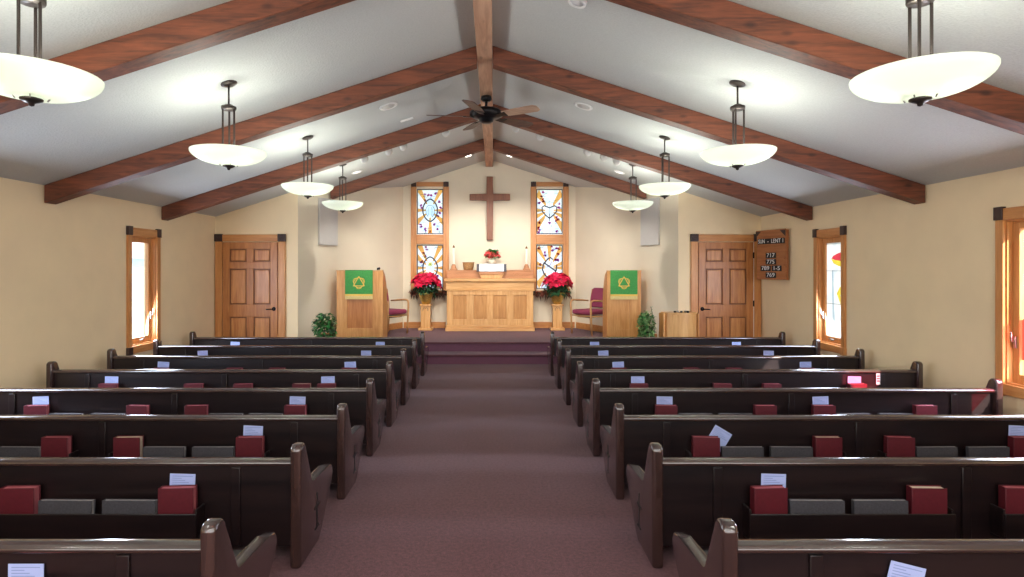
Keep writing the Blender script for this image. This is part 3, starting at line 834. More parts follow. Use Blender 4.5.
# ------------------------------------------------------------------ ceiling fan
fr = thing('ceiling_fan', 'dark five-bladed ceiling fan hanging from the ridge beam', 'fan', (0, 7.2, 3.51))
mb = MB(); mb.lathe([(0, .232), (.065, .228), (.07, .19), (.045, .165), (0, .165)], n=20); mb.build('canopy', 'black', fr)
mb = MB(); mb.cyl((0, 0, .07), (0, 0, .175), .016); mb.build('downrod', 'black', fr)
mb = MB(); mb.lathe([(0, .085), (.07, .084), (.16, .066), (.205, .034), (.205, -.012), (.15, -.04), (.095, -.052), (.085, -.085), (.045, -.105), (0, -.105)], n=28); mb.build('motor_housing', 'black', fr)
for k, a in enumerate((38, -33, -106, 186, 112)):
    A = math.radians(a)
    T = Matrix.Rotation(A, 4, 'Z') @ Matrix.Rotation(math.radians(-13), 4, 'X')
    br = MB(); br.prism([(.13, -.025), (.22, -.035), (.29, -.05), (.29, .05), (.22, .035), (.13, .025)], -.035, -.027, mat=T)
    bo = br.build('blade_bracket', 'black', fr)
    bl = MB(); bl.prism([(.25, -.06), (.42, -.076), (.69, -.08), (.735, -.05), (.74, 0), (.735, .05), (.69, .08), (.42, .076), (.25, .06)], -.027, -.019, mat=T, bev=.002, seg=1)
    bl.build('blade', 'bladelight' if k == 1 else 'bladewood', fr)

# ------------------------------------------------------------------ track spots, recessed lights, ceiling discs
def spot_fix(x, lit, label):
    y = 8.62; z = ceil(x)
    r = thing('track_spotlight', label, 'spotlight', (x, y, z), 0, 'track spotlights behind the third rafter pair')
    mb = MB(); mb.box((-.02, -.02, -.03), (.02, .02, -.003), .003); mb.cyl((0, 0, -.03), (0, 0, -.11), .008); mb.build('mount', 'white', r)
    hd = MB(); hd.lathe([(0, -.04), (.035, -.038), (.052, -.02), (.055, .04), (.05, .075), (0, .075)], n=20, mat=Matrix.Translation((0, 0, -.125)) @ Matrix.Rotation(-math.radians(62), 4, 'X'))
    ho = hd.build('spot_head', 'grey_panel', r)
    ln = MB(); ln.lathe([(0, .0765), (.044, .0765), (.044, .078), (0, .078)], n=20, mat=Matrix.Translation((0, 0, -.125)) @ Matrix.Rotation(-math.radians(62), 4, 'X'))
    ln.build('lens', 'lens', ho)
    return r
names = ['outermost', 'second from the outside', 'third from the outside', 'second from the ridge', 'nearest the ridge']
for s, side, xs in ((-1, 'left', (1.83, 1.47, 1.25, .62, .27)), (1, 'right', (1.92, 1.73, 1.49, .78, .42))):
    for nm, x in zip(names, xs):
        spot_fix(s*x, nm.startswith('nearest'), 'small white track spotlight on the %s slope, %s' % (side, nm))
def slope_disc(name, x, y, R, mats, label, cat, h=.012, inner=None, group=None, estr=None):
    s = 1 if x > 0 else -1
    r = thing(name, label, cat, (x, y, ceil(x)-.001), 0, group)
    T = Matrix.Rotation(s*math.atan(SL), 4, 'Y')
    mb = MB(); mb.lathe([(0, -h*.6), (R*.72, -h*.6), (R*.76, -h), (R*.95, -h*.9), (R, -.001), (0, -.001)], n=28, mat=T); mb.build('trim_ring', 'white', r)
    l = MB(); l.lathe([(0, -h*.6-.003), (R*.7, -h*.6-.003), (R*.7, -h*.6-.0002), (0, -h*.6-.0002)], n=28, mat=T); l.build(inner[0], inner[1], r)
for s, side in ((-1, 'left'), (1, 'right')):
    slope_disc('recessed_light', s*.40, 11.28, .085, None, 'bright recessed downlight in front of the end wall, %s of the ridge' % side, 'light', inner=('lens', 'lens'), group='recessed downlights')
    slope_disc('recessed_light', s*2.2, 9.72, .095, None, 'dim recessed light on the %s slope near the farthest pendant' % side, 'light', inner=('lens', 'dimlens'), group='recessed downlights')
    slope_disc('ceiling_speaker', s*1.17, 6.95, .115, None, 'round white ceiling speaker on the %s slope between rafters' % side, 'speaker', inner=('grille', 'grey_panel'), group='ceiling speakers')
slope_disc('smoke_detector', .746, 4.5, .075, None, 'round white smoke detector at the top edge, right of the ridge', 'smoke detector', h=.035, inner=('cap', 'white'))
mb = MB(); T = Matrix.Rotation(-math.atan(SL), 4, 'Y')
mb.box((-.09, -.035, -.008), (.09, .035, -.001), .002, T)
for k in range(4): mb.box((-.075, -.026+.015*k, -.011), (.075, -.019+.015*k, -.0082), 0, T)
tag(mb.build('ceiling_vent', 'white', None, (-1.065, 7.72, ceil(1.065))), 'small white rectangular ceiling vent left of the fan', 'vent')

# ------------------------------------------------------------------ chancel furniture
PZ = .331
# wall cross
mb = MB(); mb.prism([(-.065, 0), (.065, 0), (.065, .845), (.43, .845), (.43, .98), (.065, .98), (.065, 1.35), (-.065, 1.35), (-.065, .98), (-.43, .98), (-.43, .845), (-.065, .845)], 0, .07, mat=XZ, bev=.008, seg=1)
tag(mb.build('wall_cross', 'cross', None, (.012, YB-.085, 2.20)), 'large plain brown wooden cross on the wall above the altar', 'cross')
# altar
ax = .09; AY = 11.72
r = thing('altar', 'honey oak altar table with four recessed front panels', 'altar', (.02, AY, PZ))
w = .905
cb = MB(); cb.box((-w+.03, .05, .03), (w-.03, .42, .98)); body = cb.build('cabinet', 'pale_oak', r)
bs = MB(); bs.box((-w-.0, .0, 0), (w+.0, .45, .075), .006); bs.box((-w+.012, .015, .0755), (w-.012, .44, .125), .01); bs.build('plinth', 'pale_oak_x', r)
tp = MB(); tp.box((-w-.02, -.02, 1.005), (w+.02, .47, 1.065), .01); tp.box((-w, .005, .98), (w, .445, 1.0045), .008); tp.build('mensa_top', 'pale_oak_x', r)
fz = MB(); fz.box((-w+.012, .028, .845), (w-.012, .0495, .979), .004); fz.box((-w, .012, .815), (w, .0495, .8445), .008); fz.build('frieze', 'pale_oak_x', r)
zs0, zs1 = .24, .73
xs = [-w+.03, -.72, -.455, -.31, -.045, .1, .355, .51, .765, w-.03]
xs = [-.875, -.745, -.475, -.335, -.065, .065, .335, .475, .745, .875]
frm = MB()
for a, b_ in ((xs[0], xs[1]), (xs[2], xs[3]), (xs[4], xs[5]), (xs[6], xs[7]), (xs[8], xs[9])): frm.box((a, .028, zs0), (b_, .0495, zs1), .003)
frm.box((xs[0], .028, .126), (xs[-1], .0495, zs0), .003); frm.box((xs[0], .028, zs1), (xs[-1], .0495, .8145), .003)
frm.build('front_frame', 'pale_oak', r)
for i in (1, 3, 5, 7):
    p = MB(); p.box((xs[i]+.002, .043, zs0+.002), (xs[i+1]-.002, .0498, zs1-.002)); p.box((xs[i]+.035, .036, zs0+.035), (xs[i+1]-.035, .0428, zs1-.035), .006)
    p.build('front_panel', 'panel_oak', r)
AT = PZ+1.066
# gradine behind the altar
g = thing('gradine', 'low carved oak ledge along the back of the altar', 'shelf', (.02, AY+.21, AT))
mb = MB(); mb.box((-.89, 0, 0), (.89, .2, .150), .006); bo = mb.build('ledge', 'gradine', g)
mb = MB(); mb.box((-.9, -.012, .1505), (.9, .21, .17), .004); mb.build('ledge_top', 'gradine', g)
for s in (-1, 1):
    mb = MB()
    for k in range(9):
        x = s*.62+(k-4)*.036
        mb.lathe([(.014, 0), (.010, .006), (0, .007)], n=8, mat=Matrix.Translation((x, -.0005, .08+.012*(-1)**k)) @ Matrix.Rotation(PI/2, 4, 'X'))
        mb.box((x-.004, -.006, .045), (x+.004, -.0005, .115), .001)
    mb.build('carved_band', 'gradine', bo)
GT = AT+.171
# flower stand
fs = thing('flower_stand', 'small oak stand with flat top behind the open book', 'stand', (.035, AY+.33, GT))
box('stand_box', (-.19, -.06, .0), (.19, .07, .085), 'gradine', fs, .004)
box('stand_top', (-.245, -.075, .0855), (.245, .085, .115), 'gradine', fs, .006)
FT = GT+.116
# flower pot
fp = thing('potted_flowers', 'small pot of red flowers on the stand below the cross', 'plant', (.06, AY+.335, FT))
mb = MB(); mb.lathe([(0, 0), (.055, 0), (.085, .09), (.078, .095), (.07, .085), (0, .08)], n=20); mb.build('pot', 'wax', fp)
rr = random.Random(5); lf = MB(); fl_ = MB()
for k in range(260):
    a = rr.random()*2*PI; e = rr.uniform(-.3, 1.3); R = rr.uniform(.06, .15)
    p = Vector((R*math.cos(a)*math.cos(e)*1.05, R*math.sin(a)*math.cos(e)*.85, .17+R*math.sin(e)*.75))
    d = Vector((math.cos(a)*math.cos(e), math.sin(a)*math.cos(e), math.sin(e)+.1))
    if k % 4: lf.leaf(p+d.normalized()*.015, Vector((d.x, d.y-.4, d.z)), .06, .04)
    else:
        p = p+d.normalized()*.02
        for q in range(5): fl_.leaf(p, Vector((math.cos(q*1.257), -.5, math.sin(q*1.257)+.2)), .032, .03, up=(0, -1, .3))
lf.build('leaves', 'ivy', fp, norm=False); fl_.build('blossoms', 'bract3', fp, norm=False)
# book stand with open book
bk = thing('missal_stand', 'oak book stand in the middle of the altar top', 'stand', (.05, AY+.04, AT))
mb = MB(); mb.prism([(-.20, 0), (.20, 0), (.25, .085), (-.25, .085)], 0, .10, mat=XZ, bev=.006, seg=1); mb.build('base', 'pale_oak', bk)
mb = MB(); mb.box((-.25, -.018, .0), (.25, .006, .05), .004, Matrix.Translation((0, .0, .0865))); mb.build('lip', 'gradine', bk)
ob = thing('open_altar_book', 'open white-paged book with dark cover on the altar book stand', 'book', (.05, AY+.075, AT+.14), 0)
tilt = Matrix.Rotation(math.radians(-18), 4, 'X')
mb = MB(); mb.box((-.305, 0, 0), (.305, .012, .165), .004, tilt); mb.build('cover', 'songbook', ob)
mb = MB()
for s in (-1, 1):
    mb.prism([(0, -.006), (s*.08, -.022), (s*.25, -.012), (s*.25, -.0005), (0, -.0005)], .0, .16, mat=tilt)
mb.build('pages', 'linen', ob)
# basket
bsk = thing('wicker_basket', 'small tan wicker basket on the gradine, left of the flowers', 'basket', (-.43, AY+.31, GT), .25)
mb = MB(); mb.lathe([(0, .004), (.095, 0), (.112, .07), (.118, .15), (.122, .155), (.116, .158), (.108, .15), (.1, .02), (0, .015)], n=24, sy=.75); mb.build('bowl', 'wicker', bsk)
mb = MB(); mb.tube([(.12*math.cos(2*PI*k/24), .09*math.sin(2*PI*k/24), .155) for k in range(25)], .008, 6); mb.build('rim', 'wicker', bsk)
# candles
for x, nm, hh in ((-.735, 'left', .34), (.775, 'right', .32)):
    c = thing('altar_candle', 'white altar candle in a wooden holder at the %s end of the gradine' % nm, 'candle', (x, AY+.31, GT), 0, 'altar candles')
    mb = MB(); mb.prism([(-.075, -.06), (.075, -.06), (.075, .06), (-.075, .06)], 0, .03, bev=.004, seg=1); mb.lathe([(.06, .03), (.045, .09), (.03, .12), (0, .12)], n=16); mb.build('holder', 'gradine', c)
    mb = MB(); mb.lathe([(.022, .121), (.022, .121+hh), (0, .121+hh)], n=16); mb.build('candle', 'wax', c)
    mb = MB(); mb.lathe([(0.024, 0), (.024, .02), (.012, .035), (.004, .06), (0, .06)], c=(0, 0, .1215+hh), n=14); mb.build('follower', 'flame', c)
# pedestals with poinsettias
def poinsettia(x, y, z, seed, label, R=.29):
    r = thing('potted_poinsettia', label, 'plant', (x, y, z), 0, 'red poinsettias beside the altar')
    mb = MB(); mb.lathe([(0, 0), (.085, 0), (.115, .08), (.15, .20), (.165, .235), (.14, .22), (.11, .19), (0, .18)], n=22)
    for v in mb.bm.verts:
        if v.co.z > .1: v.co.x *= 1+.1*math.sin(v.co.y*70); v.co.z += .012*math.sin(v.co.x*90)
    mb.build('foil_pot_wrap', 'foil', r)
    rd = random.Random(seed)
    st = MB(); lv = MB(); bt = MB(); bt2 = MB()
    for k in range(30):
        a = k*2.39996; q = math.sqrt((k+.5)/30)
        top = Vector((q*R*.86*math.cos(a), q*R*.7*math.sin(a), .30+.30*math.sqrt(max(0, 1-q*q*.93))+rd.uniform(-.03, .03)))
        out = Vector((top.x, top.y, .22)).normalized()
        st.tube([(top.x*.1, top.y*.1, .18), (top.x*.6, top.y*.6, .3), tuple(top-out*.02)], .006, 5)
        u = out.orthogonal().normalized(); v = out.cross(u)
        for ring, (n, L, el) in enumerate(((7, .135, .15), (5, .09, .6))):
            for j in range(n):
                b = 2*PI*j/n+rd.random()*.8
                d = u*math.cos(b)+v*math.sin(b)+out*(el+rd.uniform(-.2, .2))
                (bt if rd.random() < .75 else bt2).leaf(top+out*.012*ring, d, L*rd.uniform(.8, 1.15), .075, up=out, curl=.15)
        for j in range(4):
            b = rd.random()*2*PI; d = Vector((math.cos(b), math.sin(b), rd.uniform(-.8, -.1)))
            lv.leaf(Vector((top.x*.8, top.y*.8, top.z-rd.uniform(.1, .16))), d, rd.uniform(.10, .14), .07)
    for j in range(40):
        b = rd.random()*2*PI; d = Vector((math.cos(b), math.sin(b), rd.uniform(-.7, .1)))
        lv.leaf(Vector((.12*math.cos(b), .12*math.sin(b), rd.uniform(.2, .34))), d, rd.uniform(.1, .16), .085)
    st.build('stems', 'stem', r); lv.build('leaves', 'leaf', r, norm=False); bt.build('bracts', 'bract', r, norm=False); bt2.build('bracts', 'bract2', r, norm=False)
    return r
for x, nm, sd in ((-1.305, 'left', 3), (1.405, 'right', 9)):
    y = 11.98
    p = thing('plant_pedestal', 'square oak plant pedestal %s of the altar' % nm, 'pedestal', (x, y, PZ), 0, 'oak plant pedestals')
    box('base', (-.145, -.145, 0), (.145, .145, .05), 'pale_oak', p, .008)
    mb = MB(); mb.box((-.095, -.095, .0505), (.095, .095, .50), .004); co = mb.build('column', 'pale_oak', p)
    mb = MB(); mb.tube([(-.05, -.0965, .40), (-.05, -.0965, .44), (-.03, -.0965, .47), (0, -.0965, .455), (.03, -.0965, .47), (.05, -.0965, .44), (.05, -.0965, .40)], .005, 5); mb.build('carved_arch', 'rosette', co)
    box('top', (-.12, -.12, .5005), (.12, .12, .535), 'pale_oak', p, .006)
    poinsettia(x, y, PZ+.536, sd, 'red poinsettia in gold foil on the %s pedestal' % nm, R=.34)
# garlands on the sills
for x0, x1, nm, sd in ((-1.67, -.93, 'left', 1), (.96, 1.72, 'right', 2)):
    rd = random.Random(sd); r = thing('sill_garland', 'russet dried leaf garland under the %s stained glass window' % nm, 'garland', ((x0+x1)/2, YB-.09, 1.08))
    w = (x1-x0)/2
    tw = MB(); tw.tube([(-w, .0, .0), (-w*.5, -.01, -.02), (0, 0, 0), (w*.5, -.01, -.02), (w, 0, 0)], .01, 6); tw.build('twig', 'stem', r)
    a1 = MB(); a2 = MB()
    for k in range(230):
        x = rd.uniform(-w, w); p = Vector((x, rd.uniform(-.03, .01), rd.uniform(-.02, .05)))
        d = Vector((rd.uniform(-.8, .8), rd.uniform(-.8, .1), rd.uniform(-1.3, .4)))
        L = rd.uniform(.06, .12)*(1.9 if k % 6 == 0 else 1)
        (a1 if k % 3 else a2).leaf(p, d, L, .035)
    a1.build('russet_leaves', 'dryleaf', r, norm=False); a2.build('brown_leaves', 'bract2' if False else 'terracotta', r, norm=False)

# lecterns with green paraments
def lectern(xc, y, w, dep, h, side, name, label, plabel, pw, panel, slim):
    r = thing(name, label, 'lectern', (xc, y, PZ))
    t = .03
    # front with recessed panel
    f = MB(); pw0, pw1, pz0, pz1 = panel
    for a, b_ in (((-w/2, 0), (pw0, h)), ((pw1, 0), (w/2, h)), ((pw0, 0), (pw1, pz0)), ((pw0, pz1), (pw1, h))):
        f.box((a[0], 0, a[1]), (b_[0], t, b_[1]))
    f.build('front', 'oak', r)
    box('recessed_panel', (pw0, .012, pz0), (pw1, .028, pz1), 'door' if not slim else 'oak', r)
    prof = [(t, 0), (dep, 0), (dep, h*.55), (dep*.95, h*.68), (dep*.72, h*.84), (dep*.42, h*.955), (t+.02, h), (t, h)]
    for s in (-1, 1):
        mb = MB(); mb.prism(prof, 0, .025, mat=Matrix.Translation((s*(w/2) - (.025 if s > 0 else 0), 0.0005, 0)) @ YZ, bev=.004, seg=1); mb.build('side_panel', 'oak', r)
    mb = MB()
    P = [(t, h-.03), (dep*.42, h*.955-.03), (dep*.72, h*.84-.03)]
    for a, b_ in zip(P, P[1:]):
        mb.prism([a, b_, (b_[0], b_[1]-.018), (a[0], a[1]-.018)], -w/2+.0255, w/2-.0255, mat=YZ)
    mb.build('reading_desk', 'oak_x', r)
    box('top_ledge', (-w/2-.005, -.012, h+.0005), (w/2+.005, .055, h+.014), 'pale_oak_x', r, .004)
    # parament
    pa = thing('altar_cloth', plabel, 'cloth', (xc+pw[2], y, PZ+h+.015), 0, 'green parament cloths')
    a, b_ = -pw[0]/2, pw[0]/2; L = pw[1]
    mb = MB(); n = 12
    cols = []
    for i in range(n+1):
        x = a+(b_-a)*i/n; wv = .003*math.sin(i*1.3)
        cols.append([mb.bm.verts.new(q) for q in ((x, .05, .002), (x, -.016, .002), (x, -.02-abs(wv), -.03), (x, -.02-abs(wv), -L*.5), (x, -.02-abs(wv), -L))])
    for c0, c1 in zip(cols, cols[1:]):
        for k in range(4): mb._fin([mb.bm.faces.new((c0[k], c1[k], c1[k+1], c0[k+1]))], True)
    co = mb.build('green_fabric', 'green', pa)
    fb = MB(); fb.box((a, -.026, -L-.012), (b_, -.019, -L+.02), .002); fb.build('gold_band', 'gold', pa)
    fr_ = MB()
    for i in range(60):
        x = a+(b_-a)*(i+.5)/60; fr_.box((x-.004, -.024, -L-.07), (x+.004, -.020, -L-.0125))
    fr_.build('fringe', 'fringe', pa)
    em = MB(); cz = -L*.5; R = pw[0]*.21
    ribbon(em, [(R*.86*math.cos(2*PI*k/40), cz+R*.86*math.sin(2*PI*k/40)) for k in range(40)], .012, -.0262, True)
    tri = [(R*1.1*math.cos(PI/2+k*2*PI/3), cz+R*1.1*math.sin(PI/2+k*2*PI/3)) for k in range(3)]
    for i in range(3):
        p, q = tri[i], tri[(i+1) % 3]; ribbon(em, [p, ((p[0]+q[0])/2, (p[1]+q[1])/2), q], .016, -.0268)
    for k in range(3):
        A = PI/2+k*2*PI/3+PI
        c = (R*.55*math.cos(A), cz+R*.55*math.sin(A))
        ribbon(em, [(c[0]+R*.5*math.cos(A+u), c[1]+R*.5*math.sin(A+u)) for u in [(-1.3+.2*j) for j in range(14)]], .010, -.0274)
    em.build('gold_emblem', 'gold', pa, norm=False)
    return r
lectern(-2.262, 10.2, .815, .42, 1.226, -1, 'pulpit', 'wide oak pulpit on the left with a green cloth', 'green fringed cloth with gold triangle emblem on the left pulpit', (.485, .44, -.01), (-.225, .225, .22, .86), False)
lectern(2.385, 10.2, .60, .40, 1.222, 1, 'lectern', 'narrow oak lectern on the right with a green cloth', 'green fringed cloth with gold triangle emblem on the right lectern', (.475, .44, -.005), (-.10, .10, .20, .86), True)
# microphone
mi = thing('microphone', 'small black microphone on the right corner of the pulpit', 'microphone', (-1.93, 10.28, PZ+1.228))
mb = MB(); mb.lathe([(0, 0), (.03, 0), (.03, .012), (0, .015)], n=14); mb.tube([(0, 0, .01), (0, 0, .025), (-.01, -.01, .035)], .006, 6); mb.build('stand', 'black', mi)
mb = MB(); mb.lathe([(0, -.035), (.018, -.025), (.022, 0), (.018, .025), (0, .035)], n=14, mat=Matrix.Translation((-.012, -.02, .04)) @ Matrix.Rotation(1.2, 4, 'Y')); mb.build('capsule', 'black', mi)
# armchairs
def chair(x, y, face, label):
    """bent oak arms, burgundy seat and back; the chair faces local -y"""
    r = thing('armchair', label, 'chair', (x, y, PZ), face, 'burgundy chancel armchairs')
    for s in (-1, 1):
        X = s*.27
        mb = MB(); mb.tube([(X, -.24, 0), (X, -.255, .2), (X, -.27, .45), (X, -.275, .60), (X, -.255, .645), (X, -.20, .66), (X, .02, .645), (X, .20, .63)], [.015, .018, .02, .02, .02, .02, .018, .016], 8); mb.build('front_leg_and_arm', 'bent', r)
        mb = MB(); mb.tube([(X*.9, .27, 0), (X*.9, .24, .25), (X*.9, .235, .42), (X*.9, .25, .62), (X*.9, .30, .86)], .017, 8); mb.build('rear_leg', 'bent', r)
        mb = MB(); mb.tube([(X*.98, -.25, .36), (X*.92, .23, .34)], .014, 6); mb.build('side_rail', 'bent', r)
    mb = MB(); mb.tube([(-.27, -.25, .365), (0, -.25, .345), (.27, -.25, .365)], .014, 6); mb.build('front_rail', 'bent', r)
    mb = MB(); mb.box((-.16, -.2, .325), (.16, .2, .345), .004); mb.build('seat_support', 'black', r)
    mb = MB(); mb.box((-.245, -.27, .385), (.245, .22, .475), .03, None)
    mb.build('seat_cushion', 'burgundy', r)
    mb = MB(); T = Matrix.Translation((0, .245, .50)) @ Matrix.Rotation(math.radians(-10), 4, 'X')
    mb.prism([(-.225, 0), (.225, 0), (.245, .2), (.235, .36), (.19, .39), (-.19, .39), (-.235, .36), (-.245, .2)], -.03, .03, mat=T @ Matrix(((1, 0, 0, 0), (0, 0, -1, 0), (0, 1, 0, 0), (0, 0, 0, 1))), bev=.02, seg=3)
    mb.build('back_cushion', 'burgundy', r)
    return r
chair(1.98, 11.28, -math.radians(54), 'burgundy oak-armed chair beside the right lectern')
chair(-1.955, 11.28, math.radians(54), 'burgundy oak-armed chair partly behind the left pulpit')
# leafy plants at the foot of the chancel
def bush(x, y, seed, R, hh, mat, label, sprig=False):
    r = thing('potted_plant', label, 'plant', (x, y, 0.0005))
    mb = MB(); mb.lathe([(0, 0), (.10, 0), (.13, .24), (.14, .25), (.12, .24), (0, .22)], n=20); mb.build('pot', 'terracotta', r)
    rd = random.Random(seed); st = MB(); lv = MB(); l2 = MB()
    for k in range(24):
        a = rd.random()*2*PI; q = rd.random()**.5*R*.75
        top = Vector((q*math.cos(a), q*math.sin(a), rd.uniform(hh*.6, hh*.9)))
        st.tube([(top.x*.3, top.y*.3, .22), (top.x*.8, top.y*.8, top.z*.6), tuple(top)], .004, 5)
    zc = (.28+hh)/2; hz = (hh-.28)/2
    n = 0
    while n < 900:
        p = Vector((rd.uniform(-1, 1), rd.uniform(-1, 1), rd.uniform(-1, 1)))
        if p.x**2+p.y**2 > 1 or (p.z > .3 and p.length > 1.12) or p.length < .45: continue
        n += 1
        d = Vector((p.x*.8+rd.uniform(-.7, .7), p.y*.8+rd.uniform(-.7, .7)-.2, rd.uniform(-.8, .5)))
        p = Vector((p.x*R*.82, p.y*R*.82, zc+p.z*hz))
        (lv if rd.random() < .65 else l2).leaf(p, d, rd.uniform(.045, .075), rd.uniform(.04, .06))
    if sprig:
        st.tube([(.03, 0, .3), (.06, 0, .7), (.1, .0, .86), (.07, 0, .98)], .005, 5)
        for z in (.78, .84, .9, .95): lv.leaf((.08, 0, z), (.4, -.3, .9), .06, .03)
    st.build('stems', 'stem', r); lv.build('leaves', mat[0], r, norm=False); l2.build('leaves', mat[1], r, norm=False)
bush(-2.655, 9.45, 5, .205, .88, ('ivy', 'leaf'), 'dense green ivy plant left of the pulpit')
bush(2.585, 9.47, 8, .15, .90, ('ivy2', 'ivy'), 'pale variegated potted plant between right lectern and curved cabinet', True)
# curved front oak cabinet
cf = thing('curved_cabinet', 'low oak cabinet with a bowed front beside the right door', 'cabinet', (3.115, 9.42, 0.0005))
pts = [(-.30, .18), (-.30, -.06)]
arc = [(-.26+.52*k/14, -.06-.13*math.sin(PI*k/14)**.8) for k in range(15)]
mb = MB(); mb.prism([(-.264, .17), (-.264, -.05)]+[(x*.97, y+.012) for x, y in arc]+[(.264, -.05), (.264, .17)], 0, .865); mb.build('body', 'pale_oak', cf)
for s in (-1, 1):
    box('corner_post', (min(s*.265, s*.29), -.085, 0), (max(s*.265, s*.29), .175, .875), 'oak', cf, .006)
mb = MB(); mb.prism([(-.262, .17), (-.262, -.068)]+[(x*1.0, y-.004) for x, y in arc]+[(.262, -.068), (.262, .17)], .866, .89, bev=.004, seg=1); mb.build('top', 'pale_oak_x', cf)
for k, x in enumerate((-.13, -.06, .0, .09, .13)):
    c = MB(); c.lathe([(0, 0), (.018, 0), (.022, .028), (.018, .028), (.015, .006), (0, .005)], n=12)
    tag(c.build('small_cup', 'steel' if k % 2 else 'sign_black', None, (3.115+x*.8, 9.34+.03*(k % 2), .8912)), '%s small %s cup from the left on the curved cabinet' % (['first', 'second', 'third', 'fourth', 'fifth'][k], 'silver' if k % 2 else 'dark'), 'cup', 'small cups on the curved cabinet')
# acoustic panels on the splayed walls
for s, side in ((-1, 'left'), (1, 'right')):
    ang = math.atan2(YB-YD, s*(BX-CX))
    ym = 10.26 if s > 0 else 10.29; xm = s*sx_at(ym)
    d = Vector((math.cos(ang), math.sin(ang), 0)); nrm = Vector((-s*abs(d.y), -abs(d.x), 0))
    T = Matrix(((d.x, nrm.x, 0, xm+nrm.x*.003), (d.y, nrm.y, 0, ym+nrm.y*.003), (0, 0, 1, 2.015), (0, 0, 0, 1)))
    mb = MB(); mb.box((-.23, 0, 0), (.23, .045, .82), .006)
    o = mb.build('acoustic_panel', 'grey_panel'); o.matrix_world = T
    if s > 0: pass
    tag(o, 'grey fabric acoustic panel high on the %s splayed chancel wall' % side, 'panel', 'acoustic panels')
# hymn board
hb = thing('hymn_board', 'wooden hymn board with white numbers on the right wall', 'hymn board', (4.40, 8.97, 1.43), -math.radians(69.5)+0)
a = Vector((4.30, 9.28)); b_ = Vector((4.475, 8.69)); dd = b_-a
hb.location = (a.x, a.y, 1.43); hb.rotation_euler = (0, 0, math.atan2(dd.y, dd.x))
L = dd.length; H = .76
mb = MB(); mb.box((0, 0, 0), (L, .05, H), .006); bo = mb.build('back_board', 'board', hb)
mb = MB(); mb.box((-.005, -.012, H-.085), (L+.005, -.0005, H+.012), .004); mb.build('header', 'rosette' if False else 'board', hb)
mb = MB()
for s0, x in ((1, .0), (-1, L)):
    mb.prism([(x, H-.005), (x+s0*.11, H-.005), (x, H-.1)], -.018, -.0125, mat=XZ)
mb.build('corner_ornament', 'rosette', hb)
rows = [(H-.165, [('SUN', .12), ('-', .255), ('LENT 1', .45)]), (H-.385, [('717', .31)]), (H-.485, [('775', .31)]), (H-.585, [('789', .20), ('1-5', .43)]), (H-.69, [('769', .31)])]
for zi, (z, items) in enumerate(rows):
    box('card_ledge', (.02, -.02, z-.055), (L-.02, -.0005, z-.042), 'board', hb, .002)
    for s_, x in items:
        wd = {'SUN': .17, '-': .095, 'LENT 1': .28, '717': .21, '775': .21, '789': .21, '1-5': .19, '769': .21}[s_]
        cdo = box('number_card', (x-wd/2, -.008, z-.042), (x+wd/2, -.001, z+.042), 'sign_black', hb)
        text('lettering', s_, .088, 'sign_white', cdo, (x, -.0095, z), sx={'SUN': .85, 'LENT 1': .95}.get(s_, 1.3))
mb = MB(); mb.cyl((L-.06, .05, H*.8), (L-.06, .0948, H*.8), .012); mb.cyl((L-.06, .05, H*.2), (L-.06, .0948, H*.2), .012); mb.build('wall_bracket', 'black', hb)

# ------------------------------------------------------------------ outside
g = MB(); g.prism([(-60, -40), (60, -40), (60, 60), (-60, 60)], -.6, -.4)
M['lawn'] = plain('lawn', (176, 182, 152), .95, noise=.15, nscale=2)
M['asphalt'] = plain('pale_road', (176, 178, 182), .9)
M['siding'] = plain('blue_siding', (176, 192, 214), .8)
M['roof'] = plain('house_roof', (176, 160, 164), .85)
struct(g.build('floor_outside', 'lawn'))
rd_ = MB(); rd_.prism([(-19, -40), (-13, -40), (-13, 60), (-19, 60)], -.399, -.38); struct(rd_.build('trim_road', 'asphalt'))
hs = thing('neighbour_house', 'pale blue house seen through the left window', 'house', (-27, 42, -.4))
mb = MB(); mb.box((-5, -8, 0), (5, 8, 2.6)); mb.build('walls', 'siding', hs)
mb = MB(); mb.prism([(-5.5, 2.6), (5.5, 2.6), (0, 4.6)], -8.5, 8.5, mat=XZ); mb.build('roof', 'roof', hs)

# ------------------------------------------------------------------ light
w = bpy.data.worlds.new('World'); bpy.context.scene.world = w; w.use_nodes = True
nt = w.node_tree; bg = nt.nodes['Background']
tc = nt.nodes.new('ShaderNodeTexCoord'); sp = nt.nodes.new('ShaderNodeSeparateXYZ'); rp = nt.nodes.new('ShaderNodeValToRGB')
rp.color_ramp.elements[0].position = 0; rp.color_ramp.elements[0].color = (.80, .88, 1, 1)
rp.color_ramp.elements[1].position = .6; rp.color_ramp.elements[1].color = (.42, .62, 1, 1)
nt.links.new(tc.outputs['Generated'], sp.inputs[0]); nt.links.new(sp.outputs['Z'], rp.inputs['Fac']); nt.links.new(rp.outputs['Color'], bg.inputs['Color'])
bg.inputs['Strength'].default_value = 3.2
su = bpy.data.lights.new('sun', 'SUN'); su.energy = 20; su.angle = .009; su.color = (1, .93, .82)
so = bpy.data.objects.new('sun', su); C.objects.link(so)
d = Vector((-.52, .86, -.57)).normalized()
so.rotation_euler = d.to_track_quat('-Z', 'Y').to_euler()
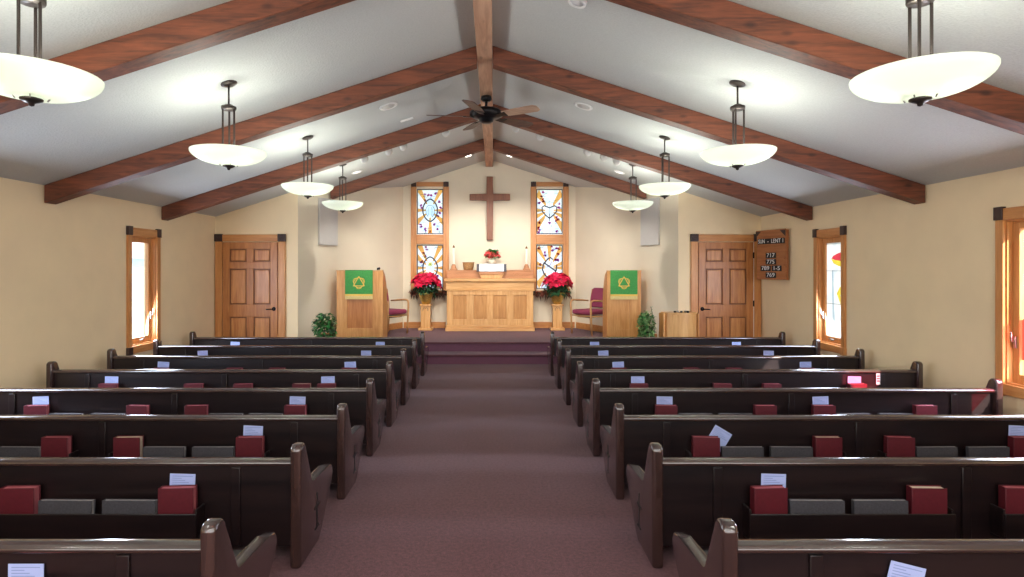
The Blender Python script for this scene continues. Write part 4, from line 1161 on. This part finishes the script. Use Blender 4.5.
def spot(name, loc, tgt, e, ang, col=(1, .965, .91), r=.04):
    l = bpy.data.lights.new(name, 'SPOT'); l.energy = e; l.spot_size = math.radians(ang); l.spot_blend = .6; l.color = col; l.shadow_soft_size = r
    o = bpy.data.objects.new(name, l); C.objects.link(o); o.location = loc
    o.rotation_euler = (Vector(tgt)-Vector(loc)).to_track_quat('-Z', 'Y').to_euler()
for s in (-1, 1):
    spot('spot_altar', (s*.3, 8.75, 3.62), (s*.2, 12.0, 1.2), 125, 60)
    spot('spot_window', (s*.7, 8.75, 3.5), (s*1.3, 12.2, 1.6), 110, 55)
    spot('spot_lectern', (s*1.5, 8.75, 3.25), (s*2.3, 10.6, 1.0), 100, 65)
    spot('spot_lectern', (s*1.25, 8.75, 3.3), (s*1.6, 12.0, 1.2), 115, 60)
    spot('downlight', (s*.4, 11.26, 3.74), (s*.4, 11.7, 0), 30, 110)

def area(name, loc, tgt, e, sx, sy, col):
    l = bpy.data.lights.new(name, 'AREA'); l.shape = 'RECTANGLE'; l.size = sx; l.size_y = sy; l.energy = e; l.color = col
    o = bpy.data.objects.new(name, l); C.objects.link(o); o.location = loc
    o.rotation_euler = (Vector(tgt)-Vector(loc)).to_track_quat('-Z', 'Y').to_euler()
# two unseen fill lamps added behind the camera, then daylight at the side casements
area('rear_fill', (0, Y0+.1, 1.9), (0, 6, 2.4), 190, 7.5, 2.2, (.93, .95, 1))  # added fill from the rear, no such window known
area('overhead_fill', (0, -1.2, 3.3), (0, 1.5, 0), 75, 5, 1.5, (1, .97, .92))  # added fill from overhead, no fixture here
for s in (-1, 1):
    for y0, y1 in WIN:
        area('window_daylight', (s*(HW-.02), (y0+y1)/2, 1.3), (0, (y0+y1)/2, .3), 50, .4, 1.2, (.72, .82, 1))

# ------------------------------------------------------------------ camera
cd = bpy.data.cameras.new('camera'); co = bpy.data.objects.new('camera', cd); C.objects.link(co)
co.location = (.09, 0, 1.61); co.rotation_euler = (PI/2, 0, 0)
cd.sensor_width = 36; cd.sensor_fit = 'HORIZONTAL'; cd.lens = 580*36/1024
cd.shift_x = 18.5/1024; cd.shift_y = -20.5/1024; cd.clip_start = .05
bpy.context.scene.camera = co
vs = bpy.context.scene.view_settings
vs.view_transform = 'Standard'; vs.look = 'None'; vs.exposure = .22
